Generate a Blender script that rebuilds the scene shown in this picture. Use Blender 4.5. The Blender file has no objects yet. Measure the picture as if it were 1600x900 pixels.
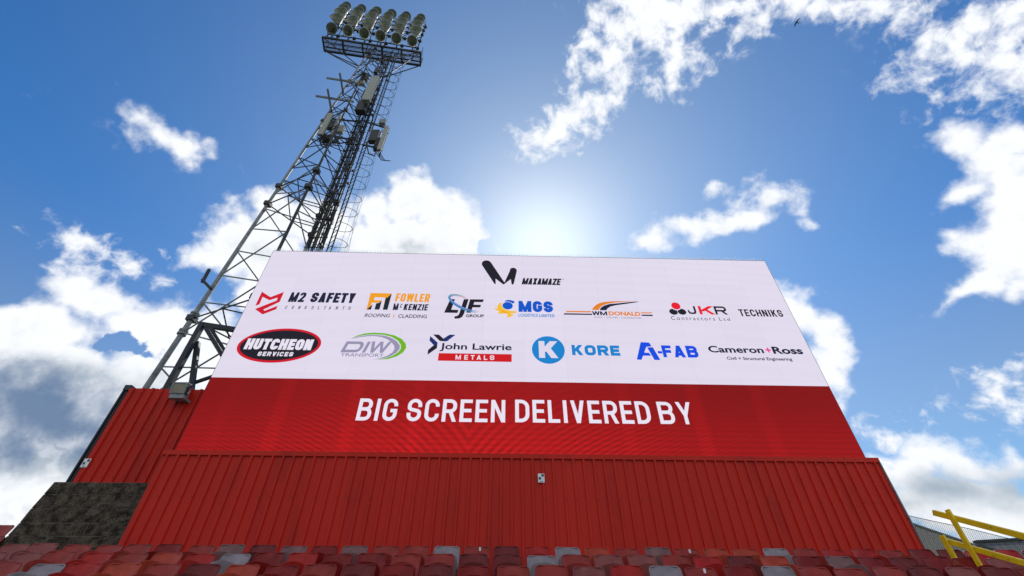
import bpy, bmesh, math, random
from math import radians as R, sin, cos, pi, tan, atan2
from mathutils import Vector, Matrix
random.seed(7)
SC = bpy.context.scene
COL = SC.collection
EYE = 1.6
# ------------------------------------------------------------------ camera
PITCH, YAW, FOC = R(41.168), R(1.661), 711.0
CF = Vector((sin(YAW)*cos(PITCH), cos(YAW)*cos(PITCH), sin(PITCH)))
CR = Vector((cos(YAW), -sin(YAW), 0))
CU = CR.cross(CF)
cam_d = bpy.data.cameras.new('camera'); cam = bpy.data.objects.new('camera', cam_d); COL.objects.link(cam)
cam_d.sensor_width = 36; cam_d.lens = 36*FOC/1600; cam_d.clip_start = .05; cam_d.clip_end = 6000
m = Matrix((CR, CU, -CF)).transposed().to_4x4(); m.translation = Vector((0, 0, EYE)); cam.matrix_world = m
SC.camera = cam
SC.view_settings.view_transform = 'Standard'; SC.view_settings.look = 'None'
SC.view_settings.exposure = 0; SC.view_settings.gamma = 1
SC.cycles.max_bounces = 6; SC.cycles.transparent_max_bounces = 12

def ray(px, py): return CR*((px-800)/FOC)+CU*((450-py)/FOC)+CF
def at(px, py, Y):                     # a point of the place, on the upright plane at distance Y
    d = ray(px, py); p = d*(Y/d.y); p.z += EYE; return p
def at_x(px, py, X):
    d = ray(px, py); p = d*(X/d.x); p.z += EYE; return p
def at_z(px, py, Z):
    d = ray(px, py); p = d*((Z-EYE)/d.z); p.z += EYE; return p

# ------------------------------------------------------------------ world and sun
SUN_EL, SUN_AZ = R(46.2), R(7.3)
def world():
    w = bpy.data.worlds.new('World'); SC.world = w; w.use_nodes = True
    nt = w.node_tree; nt.nodes.clear(); N = nt.nodes; L = nt.links
    def setin(n, i, v):
        if isinstance(v, bpy.types.NodeSocket): L.new(v, n.inputs[i])
        else: n.inputs[i].default_value = v
    def M(op, a, b=0.0, c=0.0, clamp=False):
        n = N.new('ShaderNodeMath'); n.operation = op; n.use_clamp = clamp
        setin(n, 0, a); setin(n, 1, b); setin(n, 2, c); return n.outputs[0]
    def V(op, a, b=(0, 0, 0)):
        n = N.new('ShaderNodeVectorMath'); n.operation = op; setin(n, 0, a)
        if op == 'SCALE': setin(n, 3, b)
        else: setin(n, 1, b)
        return n.outputs[1] if op in ('DOT_PRODUCT', 'LENGTH') else n.outputs[0]
    def noise(vec, scale, detail, rough=.55, dist=0., col=False, lac=2.):
        n = N.new('ShaderNodeTexNoise'); setin(n, 'Vector', vec); n.inputs['Scale'].default_value = scale
        n.inputs['Detail'].default_value = detail; n.inputs['Roughness'].default_value = rough
        n.inputs['Distortion'].default_value = dist; n.inputs['Lacunarity'].default_value = lac
        return n.outputs[1] if col else n.outputs[0]
    def smooth(x, a, b, lo=0., hi=1.):
        n = N.new('ShaderNodeMapRange'); n.interpolation_type = 'SMOOTHSTEP'; setin(n, 0, x)
        n.inputs[1].default_value = a; n.inputs[2].default_value = b; n.inputs[3].default_value = lo; n.inputs[4].default_value = hi
        return n.outputs[0]
    def mix(f, a, b):
        n = N.new('ShaderNodeMix'); n.data_type = 'RGBA'; setin(n, 0, f)
        for i, v in ((6, a), (7, b)):
            if isinstance(v, bpy.types.NodeSocket): L.new(v, n.inputs[i])
            else: n.inputs[i].default_value = (*v, 1)
        return n.outputs[2]
    tc = N.new('ShaderNodeTexCoord'); D = V('NORMALIZE', tc.outputs['Generated'])
    # a chart of the sky dome (stereographic, about a fixed direction of the place)
    x = V('DOT_PRODUCT', D, tuple(CR)); y = V('DOT_PRODUCT', D, tuple(CU)); z = V('DOT_PRODUCT', D, tuple(CF))
    s = M('DIVIDE', 2., M('MAXIMUM', M('ADD', z, 1.), .02))
    cmb = N.new('ShaderNodeCombineXYZ'); L.new(M('MULTIPLY', x, s), cmb.inputs[0]); L.new(M('MULTIPLY', y, s), cmb.inputs[1])
    P0 = cmb.outputs[0]
    def chart(px, py):
        d = ray(px, py).normalized(); k = 2/(1+d.dot(CF)); return Vector((d.dot(CR)*k, d.dot(CU)*k))
    w1 = V('SCALE', V('SUBTRACT', noise(D, 7, 2, .5, col=True), (.5, .5, .5)), .09)
    w2 = V('SCALE', V('SUBTRACT', noise(D, 28, 4, .52, col=True), (.5, .5, .5)), .050)
    P = V('ADD', V('ADD', P0, w1), w2); PW = V('ADD', V('ADD', P0, w1), V('SCALE', w2, 1.7))
    PS = V('ADD', P0, w1)
    def field(coord, blobs, k=.02):
        cur = None; sp = N.new('ShaderNodeSeparateXYZ'); L.new(coord, sp.inputs[0])
        for (cx, cy, rx, ry, rot) in blobs:
            c = chart(cx, cy); a = R(rot)
            ma = chart(cx+cos(a)*rx, cy+sin(a)*rx)-c; mi = chart(cx-sin(a)*ry, cy+cos(a)*ry)-c
            n = N.new('ShaderNodeMapping'); n.vector_type = 'TEXTURE'
            cb = N.new('ShaderNodeCombineXYZ'); L.new(sp.outputs[0], cb.inputs[0]); L.new(sp.outputs[1], cb.inputs[1])
            if cur is not None: L.new(cur, cb.inputs[2])      # chains the nodes one after another
            L.new(cb.outputs[0], n.inputs[0])
            n.inputs[1].default_value = (c.x, c.y, 0); n.inputs[2].default_value = (0, 0, atan2(ma.y, ma.x))
            n.inputs[3].default_value = (ma.length, mi.length, 1e5)
            l = V('LENGTH', n.outputs[0]); r = min(ma.length, mi.length)*.8+.2*max(ma.length, mi.length)
            sd = M('MULTIPLY_ADD', l, -r, r)
            cur = sd if cur is None else M('SMOOTH_MAX', cur, sd, k)
        return cur
    CUM = [(222,176,24,17,50),(245,206,30,22,50),(270,234,32,22,35),(290,225,30,18,20),(308,228,30,9,12),(330,245,10,7,60),
        (347,332,20,13,0),(372,375,58,42,0),(436,338,58,38,0),(325,395,40,20,0),(410,400,85,50,0),(500,345,75,48,0),
        (590,318,38,36,0),(640,312,38,38,0),(700,340,50,46,0),(737,355,28,34,0),(640,375,105,45,0),(777,388,13,7,0),(395,455,40,60,0),
        (1018,372,42,17,-5),(1090,352,55,19,-12),(1158,335,50,14,-15),(1215,303,26,15,-10),(1233,325,16,16,50),(1254,350,12,8,30),
        (1123,297,18,8,-20),(1168,297,20,7,-40),(1186,271,8,5,0),
        (1240,490,42,42,0),(1288,522,34,38,0),(1282,575,32,52,0),
        (1508,222,44,27,8),(1570,238,60,36,0),(1512,302,44,20,0),(1590,310,60,50,0),(1570,272,50,26,0),(1575,350,55,40,0),(1545,380,50,30,15),(1492,372,30,13,30),(1605,390,60,80,0),
        (1525,440,62,20,-25),(1486,468,26,10,-25),
        (1390,712,34,16,0),(1460,698,52,22,5),(1505,722,55,30,25),(1420,745,62,42,0),(1500,795,170,52,0),(1585,713,24,20,0),(1560,740,60,20,0),
        (30,522,120,56,0),(155,470,78,34,15),(222,520,80,44,32),(50,600,150,70,0),(230,590,95,48,0),(110,700,160,110,0),(50,800,140,60,0),(285,525,45,34,30),(330,560,50,70,0),(262,505,40,26,10)]
    HOLE = [(190,541,20,9,-25),(222,550,7,4,0),(757,387,9,8,0)]
    WIS = [(122,384,20,10,20),(165,393,40,10,20),(200,415,30,9,15),(150,420,40,12,0),
        (862,208,40,24,-30),(905,182,52,26,-25),(962,148,38,11,-50),(938,150,26,18,-20),(905,108,10,30,20),(928,55,14,34,10),(962,98,24,34,0),
        (1040,28,78,28,0),(1050,5,95,30,0),(1062,85,22,36,0),(1050,112,30,12,0),(1125,25,80,20,-5),(1158,62,26,9,-45),(1200,12,60,12,-12),(998,40,40,30,0),
        (1240,4,60,16,0),(1335,10,62,24,10),(1412,22,30,20,-30),(1495,62,62,30,-25),(1555,28,70,40,0),(1592,85,34,44,0),(1450,92,32,14,-20),(1470,128,24,5,0),
        (1530,150,30,8,-10),(1610,115,30,34,0),(1520,95,60,16,-10),
        (1402,664,30,9,10),(1562,618,44,13,-12),(1580,598,34,11,-15),(1600,634,40,14,0)]
    THIN = [(170,199,24,12,10),(12,146,20,12,-30),(1310,104,15,8,0),(1293,141,16,6,-35),(187,58,15,5,30),(866,5,24,5,0),(1400,228,16,5,30),(940,35,30,30,0),(1330,60,40,14,0),
        (1180,85,30,8,-40),(350,265,18,5,20),(980,120,60,30,-40),(1372,640,14,8,0),(45,405,12,6,0),(770,300,10,4,0)]
    MIDS = [(170,725,110,34,5),(225,640,60,24,10),(120,590,60,14,0),(1495,772,130,26,4),(1590,768,60,30,0),(1420,790,50,16,0)]
    DARK = [(80,648,120,50,12),(20,625,70,40,0),(140,710,80,36,25),(30,700,50,20,0)]
    GREY = [(170,745,120,40,0),(650,375,55,42,30),(575,388,55,22,0),(690,385,50,20,0),(420,400,60,50,0),(20,560,150,30,0),(240,600,80,30,0),(1560,235,50,12,10),(1540,415,60,20,0),
        (1480,715,50,14,15),(1420,770,60,30,0),(1480,770,120,30,4),(1570,765,80,34,0)]
    fb = M('SUBTRACT', noise(D, 24, 6, .55), .5); fbw = M('SUBTRACT', noise(V('ADD', D, V('SCALE', w1, .5)), 30, 7, .60, .25), .5)
    hole = field(PW, HOLE, .01)
    fc = M('SUBTRACT', field(P, CUM), M('MAXIMUM', M('MULTIPLY', M('ADD', hole, .012), 3.), 0.))
    fc = M('MULTIPLY_ADD', fb, .072, fc)
    fw = M('ADD', M('MULTIPLY_ADD', fbw, .16, field(PW, WIS, .02)), .013)
    ft = M('MULTIPLY_ADD', fbw, .12, field(PW, THIN, .01))
    # the rest of the dome carries the same broken cloud
    rad = V('LENGTH', P0); out = smooth(rad, .98, 1.25)
    lo = smooth(y, -.62, -.52, 1., 0.); out = M('MAXIMUM', out, lo)
    gen = M('MULTIPLY', M('SUBTRACT', M('ADD', noise(D, 2.3, 5, .55), M('MULTIPLY', fb, .15)), .490), .9)
    gen = M('SUBTRACT', gen, M('MULTIPLY', M('SUBTRACT', 1., out), .6))
    fc = M('MAXIMUM', fc, gen)
    dc = smooth(fc, -.012, .024); dw = smooth(fw, -.015, .045); dt = smooth(ft, .0, .10, 0., .5)
    a = M('SUBTRACT', 1., M('MULTIPLY', M('MULTIPLY', M('SUBTRACT', 1., dc), M('SUBTRACT', 1., dw)), M('SUBTRACT', 1., dt)))
    # light and shade of the cloud bodies
    sd = Vector((sin(SUN_AZ)*cos(SUN_EL), cos(SUN_AZ)*cos(SUN_EL), sin(SUN_EL)))
    D2 = V('ADD', D, tuple(sd*.012)); rel = M('SUBTRACT', noise(V('ADD', D, w1), 16, 4, .55), noise(V('ADD', D2, w1), 16, 4, .55))
    soft = noise(D, 9, 5, .6)
    g = smooth(M('MULTIPLY_ADD', M('SUBTRACT', soft, .5), .14, field(PS, GREY, .03)), -.03, .06)
    inner = smooth(fc, .03, .12)
    puff = M('MULTIPLY', smooth(M('MULTIPLY_ADD', rel, 6., soft), .40, .70), inner)
    dk = smooth(M('MULTIPLY_ADD', M('SUBTRACT', soft, .5), .22, field(PS, DARK, .03)), -.05, .05)
    white = (6.6, 6.75, 7.0); grey = (3.5, 3.85, 4.25); dark = (.72, 1.3, 2.35)
    cc = mix(M('MULTIPLY', puff, .62), white, grey)
    cc = mix(M('MULTIPLY', g, M('MULTIPLY', inner, .85)), cc, (2.75, 3.3, 3.85))
    md = smooth(M('MULTIPLY_ADD', M('SUBTRACT', soft, .5), .14, field(PS, MIDS, .03)), -.04, .05)
    cc = mix(M('MULTIPLY', md, .85), cc, (2.1, 2.7, 3.35)); cc = mix(M('MULTIPLY', dk, .93), cc, dark)
    sky = N.new('ShaderNodeTexSky'); sky.sky_type = 'NISHITA'; sky.sun_disc = False
    sky.sun_elevation = SUN_EL; sky.sun_rotation = SUN_AZ; sky.air_density = 1.0; sky.dust_density = .25; sky.ozone_density = 2.5
    hs = N.new('ShaderNodeHueSaturation'); L.new(sky.outputs[0], hs.inputs['Color']); hs.inputs['Saturation'].default_value = 1.25; hs.inputs['Value'].default_value = .72
    # sunlit haze round the sun
    cs = V('DOT_PRODUCT', D, tuple(sd))
    glow = M('ADD', M('MULTIPLY', M('POWER', M('MAXIMUM', cs, 0.), 34.), .0), M('MULTIPLY', M('POWER', M('MAXIMUM', cs, 0.), 6.), 1.45))
    glow = M('ADD', glow, M('MULTIPLY', M('POWER', M('MAXIMUM', cs, 0.), 140.), 1.6))
    zz = N.new('ShaderNodeSeparateXYZ'); L.new(D, zz.inputs[0]); hz = smooth(zz.outputs[2], .62, .30)
    gl = V('ADD', V('ADD', V('SCALE', (1.0, .97, .50), glow), V('SCALE', (1.25, .45, -.1), M('POWER', M('MAXIMUM', cs, 0.), 40.))), V('SCALE', (.75, .25, -.9), hz))
    skc = V('ADD', V('MULTIPLY', hs.outputs[0], (.64, 1.07, 1.29)), gl)
    col = mix(a, skc, cc)
    bg = N.new('ShaderNodeBackground'); L.new(col, bg.inputs[0]); bg.inputs[1].default_value = .15
    o = N.new('ShaderNodeOutputWorld'); L.new(bg.outputs[0], o.inputs[0])
    w.cycles.sampling_method = 'MANUAL'; w.cycles.sample_map_resolution = 512
world()
sl = bpy.data.lights.new('sun', 'SUN'); sl.energy = 3.6; sl.angle = R(.5); sl.color = (1, .95, .87)
so = bpy.data.objects.new('sun', sl); COL.objects.link(so)
so.rotation_euler = (-Vector((sin(SUN_AZ)*cos(SUN_EL), cos(SUN_AZ)*cos(SUN_EL), sin(SUN_EL)))).to_track_quat('-Z', 'Y').to_euler()
so.location = (0, -5, 40)

# ------------------------------------------------------------------ materials
def lin(c):
    return tuple(((v/255)/12.92 if v/255 <= .04045 else ((v/255+.055)/1.055)**2.4) for v in c)
def mat(name, col, rough=.6, metal=0., var=.12, scale=6., bump=.0, bscale=60., spec=.5, dirt=None, dscale=3., dth=(.52,.7), stretch=None):
    m = bpy.data.materials.new(name); m.use_nodes = True; nt = m.node_tree; N = nt.nodes; L = nt.links
    b = N['Principled BSDF']; b.inputs['Roughness'].default_value = rough; b.inputs['Metallic'].default_value = metal
    b.inputs['Specular IOR Level'].default_value = spec
    tc = N.new('ShaderNodeTexCoord'); co = tc.outputs['Object']
    gm = N.new('ShaderNodeNewGeometry'); co = gm.outputs['Position']
    if stretch:
        mp = N.new('ShaderNodeMapping'); mp.inputs[3].default_value = stretch; L.new(co, mp.inputs[0]); co = mp.outputs[0]
    n = N.new('ShaderNodeTexNoise'); L.new(co, n.inputs['Vector']); n.inputs['Scale'].default_value = scale; n.inputs['Detail'].default_value = 6
    mr = N.new('ShaderNodeMapRange'); L.new(n.outputs[0], mr.inputs[0]); mr.inputs[1].default_value = .3; mr.inputs[2].default_value = .7
    mr.inputs[3].default_value = 1-var; mr.inputs[4].default_value = 1+var
    mx = N.new('ShaderNodeVectorMath'); mx.operation = 'SCALE'; mx.inputs[0].default_value = col; L.new(mr.outputs[0], mx.inputs[3])
    out = mx.outputs[0]
    if dirt:
        n2 = N.new('ShaderNodeTexNoise'); L.new(co, n2.inputs['Vector']); n2.inputs['Scale'].default_value = dscale; n2.inputs['Detail'].default_value = 9; n2.inputs['Roughness'].default_value = .65
        m2 = N.new('ShaderNodeMapRange'); L.new(n2.outputs[0], m2.inputs[0]); m2.inputs[1].default_value = dth[0]; m2.inputs[2].default_value = dth[1]
        mm = N.new('ShaderNodeMix'); mm.data_type = 'RGBA'; L.new(m2.outputs[0], mm.inputs[0]); L.new(out, mm.inputs[6]); mm.inputs[7].default_value = (*dirt, 1); out = mm.outputs[2]
    L.new(out, b.inputs['Base Color'])
    if bump:
        n3 = N.new('ShaderNodeTexNoise'); L.new(co, n3.inputs['Vector']); n3.inputs['Scale'].default_value = bscale; n3.inputs['Detail'].default_value = 5
        bp = N.new('ShaderNodeBump'); bp.inputs['Strength'].default_value = bump; bp.inputs['Distance'].default_value = .02
        L.new(n3.outputs[0], bp.inputs['Height']); L.new(bp.outputs[0], b.inputs['Normal'])
    return m
def emit(name, col, strength=1.):
    m = bpy.data.materials.new(name); m.use_nodes = True; b = m.node_tree.nodes['Principled BSDF']
    b.inputs['Base Color'].default_value = (.01, .01, .01, 1); b.inputs['Roughness'].default_value = .8; b.inputs['Specular IOR Level'].default_value = .1
    b.inputs['Emission Color'].default_value = (*lin(col), 1); b.inputs['Emission Strength'].default_value = strength
    return m
K = {}
K['clad'] = mat('red_cladding_paint', (.60, .022, .011), .5, var=.07, scale=1.2, dirt=(.42, .018, .011), dscale=2.4, dth=(.48, .72), bump=.35, bscale=2.6, stretch=(1, 1, .22), spec=.18)
K['clad2'] = mat('red_side_cladding_paint', (.56, .020, .010), .5, var=.08, scale=1.4, dirt=(.38, .016, .010), dscale=2.6, dth=(.48, .72), bump=.35, bscale=2.6, stretch=(1, 1, .22), spec=.15)
K['screw'] = mat('dark_screw', (.05, .01, .01), .5)
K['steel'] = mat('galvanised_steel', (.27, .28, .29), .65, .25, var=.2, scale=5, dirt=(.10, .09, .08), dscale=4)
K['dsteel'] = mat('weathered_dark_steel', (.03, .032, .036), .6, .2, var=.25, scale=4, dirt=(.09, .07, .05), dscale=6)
K['beam'] = mat('grey_painted_beam', (.045, .05, .06), .6, .1, var=.15, scale=3, spec=.2)
K['black'] = mat('black_cable_rubber', (.012, .012, .014), .5)
K['tan'] = mat('tan_cable_jacket', (.30, .26, .19), .6)
K['pale'] = mat('pale_antenna_plastic', (.34, .34, .30), .6, var=.06)
K['refl'] = mat('spun_aluminium', (.42, .42, .37), .6, .2, var=.25, scale=9, dirt=(.24, .22, .17), dscale=8, stretch=(1, 1, .3))
K['rust'] = mat('rusty_lamp_glass', (.22, .12, .05), .4, .3)
K['conc'] = mat('dark_terrace_concrete', (.075, .07, .066), .9, var=.3, scale=5, bump=.4, dirt=(.13, .12, .11), dscale=4)
K['block'] = mat('soot_dark_block', (.125, .095, .073), .95, var=.6, scale=42, bump=1., bscale=60, dirt=(.028, .022, .018), dscale=7, dth=(.40, .62), spec=.1)
K['mortar'] = mat('pale_worn_mortar', (.23, .20, .175), .95, var=.4, scale=20, bump=.5, dirt=(.05, .045, .04), dscale=6, dth=(.45, .62))
K['yellow'] = mat('yellow_rail_paint', (.86, .60, .010), .45, var=.1, scale=7, dirt=(.36, .24, .03), dscale=9, dth=(.58, .75))
K['render'] = mat('grey_roughcast', (.42, .39, .34), .95, var=.25, scale=14, bump=.6)
K['ground'] = mat('ground_asphalt', (.11, .11, .105), .95, var=.2, scale=2)
K['grass'] = mat('pitch_grass', (.05, .10, .025), .95, var=.25, scale=1.5)
K['net'] = mat('dark_net_cord', (.04, .045, .05), .7)
K['white'] = mat('white_sticker', (.78, .78, .80), .5, var=.03)
K['ink'] = mat('black_print', (.012, .012, .014), .5)
K['bird'] = mat('dark_feathers', (.07, .06, .055), .8)
K['spike'] = bpy.data.materials.new('clear_spike_plastic'); K['spike'].use_nodes = True
_n = K['spike'].node_tree; _t = _n.nodes.new('ShaderNodeBsdfTranslucent'); _t.inputs[0].default_value = (.9, .92, .94, 1); _m = _n.nodes.new('ShaderNodeMixShader'); _m.inputs[0].default_value = .6
_n.links.new(_n.nodes['Principled BSDF'].outputs[0], _m.inputs[1]); _n.links.new(_t.outputs[0], _m.inputs[2]); _n.links.new(_m.outputs[0], _n.nodes['Material Output'].inputs[0])
K['white_body'] = mat('pale_feathers', (.5, .48, .45), .8)
def glass_mat():
    m = bpy.data.materials.new('lamp_glass'); m.use_nodes = True; b = m.node_tree.nodes['Principled BSDF']
    b.inputs['Base Color'].default_value = (.9, .93, .9, 1); b.inputs['Roughness'].default_value = .05; b.inputs['Transmission Weight'].default_value = .93; b.inputs['IOR'].default_value = 1.1
    return m
K['glass'] = glass_mat()
def slate_mat():
    m = mat('dark_slate', (.05, .052, .056), .6, var=.3, scale=8)
    nt = m.node_tree; N = nt.nodes; L = nt.links; b = N['Principled BSDF']
    tc = N.new('ShaderNodeTexCoord'); br = N.new('ShaderNodeTexBrick'); L.new(tc.outputs['UV'], br.inputs[0])
    br.inputs['Scale'].default_value = 1.; br.inputs['Brick Width'].default_value = .3; br.inputs['Row Height'].default_value = .2; br.inputs['Mortar Size'].default_value = .02
    br.inputs[1].default_value = (.05, .052, .056, 1); br.inputs[2].default_value = (.085, .08, .08, 1); br.inputs[3].default_value = (.22, .21, .19, 1)
    L.new(br.outputs[0], b.inputs['Base Color']); return m
K['slate'] = slate_mat()

def cabinets(nt, g, val):
    N = nt.nodes; L = nt.links
    s = N.new('ShaderNodeSeparateXYZ'); L.new(g.outputs['Position'], s.inputs[0]); c = N.new('ShaderNodeCombineXYZ'); L.new(s.outputs[0], c.inputs[0]); L.new(s.outputs[2], c.inputs[1])
    mp = N.new('ShaderNodeMapping'); L.new(c.outputs[0], mp.inputs[0]); mp.inputs[1].default_value = (6.348, -4.90, 0)
    br = N.new('ShaderNodeTexBrick'); br.offset = 0; br.inputs['Scale'].default_value = 1; br.inputs['Brick Width'].default_value = .984; br.inputs['Row Height'].default_value = .964
    br.inputs['Mortar Size'].default_value = .006; br.inputs[1].default_value = (.985, .985, .985, 1); br.inputs[2].default_value = (1.012, 1.012, 1.012, 1); br.inputs[3].default_value = (.93, .93, .93, 1); L.new(mp.outputs[0], br.inputs[0])
    m = N.new('ShaderNodeMath'); m.operation = 'MULTIPLY'; L.new(br.outputs[0], m.inputs[0]); L.new(val, m.inputs[1]); return m.outputs[0]
def screen_red():
    m = emit('red_screen_picture', (178, 20, 24)); nt = m.node_tree; N = nt.nodes; L = nt.links; b = N['Principled BSDF']
    def Mt(op, a, b_=0., c=0., clamp=False):
        n = N.new('ShaderNodeMath'); n.operation = op; n.use_clamp = clamp
        for i, v in enumerate((a, b_, c)):
            if isinstance(v, bpy.types.NodeSocket): L.new(v, n.inputs[i])
            else: n.inputs[i].default_value = v
        return n.outputs[0]
    def mr(x, a, b_, lo, hi):
        n = N.new('ShaderNodeMapRange'); n.interpolation_type = 'SMOOTHSTEP'; L.new(x, n.inputs[0])
        for i, v in enumerate((a, b_, lo, hi)): n.inputs[i+1].default_value = v
        return n.outputs[0]
    g = N.new('ShaderNodeNewGeometry'); s = N.new('ShaderNodeSeparateXYZ'); L.new(g.outputs['Position'], s.inputs[0])
    X, Z = s.outputs[0], s.outputs[2]
    dx = Mt('ABSOLUTE', Mt('SUBTRACT', X, -.62)); h = Mt('SUBTRACT', 7.5, Z)      # shown picture: fan of fine curves on the LED grid
    ph = Mt('MULTIPLY', Mt('MULTIPLY', dx, h), 3.3)
    ph2 = Mt('MULTIPLY', Mt('MULTIPLY', h, h), 9.)
    wv = Mt('SINE', Mt('ADD', Mt('MULTIPLY', ph, 4.2), Mt('MULTIPLY', ph2, .55)))
    n = N.new('ShaderNodeTexNoise'); n.inputs['Scale'].default_value = .9; n.inputs['Detail'].default_value = 3; L.new(g.outputs['Position'], n.inputs['Vector'])
    amp = Mt('MULTIPLY', Mt('MULTIPLY', mr(Z, 5.0, 6.6, .23, .04), mr(dx, 1.0, 6.5, 1., .35)), mr(n.outputs[0], .35, .6, .5, 1.2))
    grid = Mt('MULTIPLY', Mt('SINE', Mt('MULTIPLY', Z, 2*pi/.115)), mr(Z, 5.0, 6.2, .10, .02))
    # pale upright streaks of the displayed artwork
    st = None
    for x0, wd, a in ((-4.6, .16, .16), (-3.1, .14, .14), (-1.75, .12, .10), (2.7, .13, .10), (4.25, .16, .17), (5.7, .16, .12), (-5.75, .14, .06)):
        q = Mt('MULTIPLY', mr(Mt('ABSOLUTE', Mt('SUBTRACT', X, x0)), wd*.5, wd*1.3, 1., 0.), a)
        st = q if st is None else Mt('ADD', st, q)
    centre = mr(dx, .0, 6.0, 1.14, .80); low = mr(Z, 5.0, 6.6, 1.18, .84)
    tot = Mt('MULTIPLY', Mt('MULTIPLY', centre, low), Mt('ADD', Mt('ADD', 1., st), Mt('ADD', Mt('MULTIPLY', wv, amp), grid)))
    L.new(cabinets(nt, g, tot), b.inputs['Emission Strength'])
    b.inputs['Emission Color'].default_value = (.335, .005, .006, 1)
    return m
def screen_white():
    m = emit('pale_lilac_screen_picture', (225, 218, 237)); nt = m.node_tree; N = nt.nodes; L = nt.links; b = N['Principled BSDF']
    g = N.new('ShaderNodeNewGeometry')
    mp = N.new('ShaderNodeMapping'); L.new(g.outputs['Position'], mp.inputs[0]); mp.inputs[3].default_value = (.25, 1, .9)
    n = N.new('ShaderNodeTexWave'); n.wave_type = 'RINGS'; n.rings_direction = 'SPHERICAL'; n.inputs['Scale'].default_value = 2.2; n.inputs['Distortion'].default_value = 1.5; n.inputs['Detail'].default_value = 1.
    mp.inputs[1].default_value = (-.2, 0, -3.0); L.new(mp.outputs[0], n.inputs[0])
    r = N.new('ShaderNodeMapRange'); L.new(n.outputs[1], r.inputs[0]); r.inputs[3].default_value = .985; r.inputs[4].default_value = 1.004
    L.new(cabinets(nt, g, r.outputs[0]), b.inputs['Emission Strength']); return m
K['s_red'] = screen_red(); K['s_white'] = screen_white()

# ------------------------------------------------------------------ mesh helpers
class MB:
    def __init__(s): s.v = []; s.f = []; s.m = []; s.uv = None
    def add(s, vs, fs, mi=0):
        o = len(s.v); s.v += [Vector(v) for v in vs]; s.f += [tuple(i+o for i in f) for f in fs]; s.m += [mi]*len(fs); return s
    def box(s, a, b, mi=0):
        x0, y0, z0 = a; x1, y1, z1 = b
        return s.add([(x0,y0,z0),(x1,y0,z0),(x1,y1,z0),(x0,y1,z0),(x0,y0,z1),(x1,y0,z1),(x1,y1,z1),(x0,y1,z1)],
            [(0,3,2,1),(4,5,6,7),(0,1,5,4),(1,2,6,5),(2,3,7,6),(3,0,4,7)], mi)
    def bar(s, p, q, w, h=None, up=(0,0,1), mi=0):
        p, q = Vector(p), Vector(q); h = w if h is None else h; d = (q-p).normalized(); u = Vector(up)
        if abs(d.dot(u)) > .98: u = Vector((0,1,0))
        r = d.cross(u).normalized()*(w/2); t = r.cross(d).normalized()*(h/2); vs = []
        for c in (p, q): vs += [c-r-t, c+r-t, c+r+t, c-r+t]
        return s.add(vs, [(0,1,2,3),(7,6,5,4),(0,4,5,1),(1,5,6,2),(2,6,7,3),(3,7,4,0)], mi)
    def tube(s, pts, r, n=6, mi=0, cap=True):
        pts = [Vector(p) for p in pts]; rs = r if isinstance(r, (list, tuple)) else [r]*len(pts); vs = []; fs = []
        for i, p in enumerate(pts):
            d = (pts[min(i+1, len(pts)-1)]-pts[max(i-1, 0)]).normalized()
            u = Vector((0,0,1)) if abs(d.z) < .95 else Vector((1,0,0)); a = d.cross(u).normalized(); b = d.cross(a)
            vs += [p+a*(rs[i]*cos(2*pi*k/n))+b*(rs[i]*sin(2*pi*k/n)) for k in range(n)]
        for i in range(len(pts)-1):
            for k in range(n): fs.append((i*n+k, i*n+(k+1)%n, (i+1)*n+(k+1)%n, (i+1)*n+k))
        if cap: fs += [tuple(range(n))[::-1], tuple((len(pts)-1)*n+k for k in range(n))]
        return s.add(vs, fs, mi)
    def lathe(s, prof, org, axis, n=14, mi=0):       # prof: (radius, distance along axis)
        d = Vector(axis).normalized(); u = Vector((0,0,1)) if abs(d.z) < .95 else Vector((1,0,0)); a = d.cross(u).normalized(); b = d.cross(a); o = Vector(org)
        vs = [o+d*h+a*(r*cos(2*pi*k/n))+b*(r*sin(2*pi*k/n)) for r, h in prof for k in range(n)]
        fs = [(i*n+k, i*n+(k+1)%n, (i+1)*n+(k+1)%n, (i+1)*n+k) for i in range(len(prof)-1) for k in range(n)]
        return s.add(vs, fs, mi)
ORG = {}
def build(name, mb, mats, parent=None, smooth=False, label=None, cat=None, group=None, kind=None, bevel=0.):
    if not isinstance(mats, (list, tuple)): mats = [mats]
    org = ORG.get(parent.name, Vector()) if parent else Vector()
    me = bpy.data.meshes.new(name); me.from_pydata([tuple(v-org) for v in mb.v], [], mb.f)
    for mt in mats: me.materials.append(mt)
    me.polygons.foreach_set('material_index', mb.m)
    if smooth: me.polygons.foreach_set('use_smooth', [True]*len(me.polygons))
    me.update()
    o = bpy.data.objects.new(name, me); COL.objects.link(o)
    if bevel:
        bv = o.modifiers.new('bevel', 'BEVEL'); bv.width = bevel; bv.segments = 2; bv.limit_method = 'ANGLE'
    if parent: o.parent = parent; ORG[o.name] = org
    tag(o, label, cat, group, kind); return o
def tag(o, label=None, cat=None, group=None, kind=None):
    for k, v in (('label', label), ('category', cat), ('group', group), ('kind', kind)):
        if v: o[k] = v
def thing(name, loc, label, cat, group=None):
    o = bpy.data.objects.new(name, None); COL.objects.link(o); o.location = loc; o.empty_display_size = .2; ORG[o.name] = Vector(loc)
    tag(o, label, cat, group); return o

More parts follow.
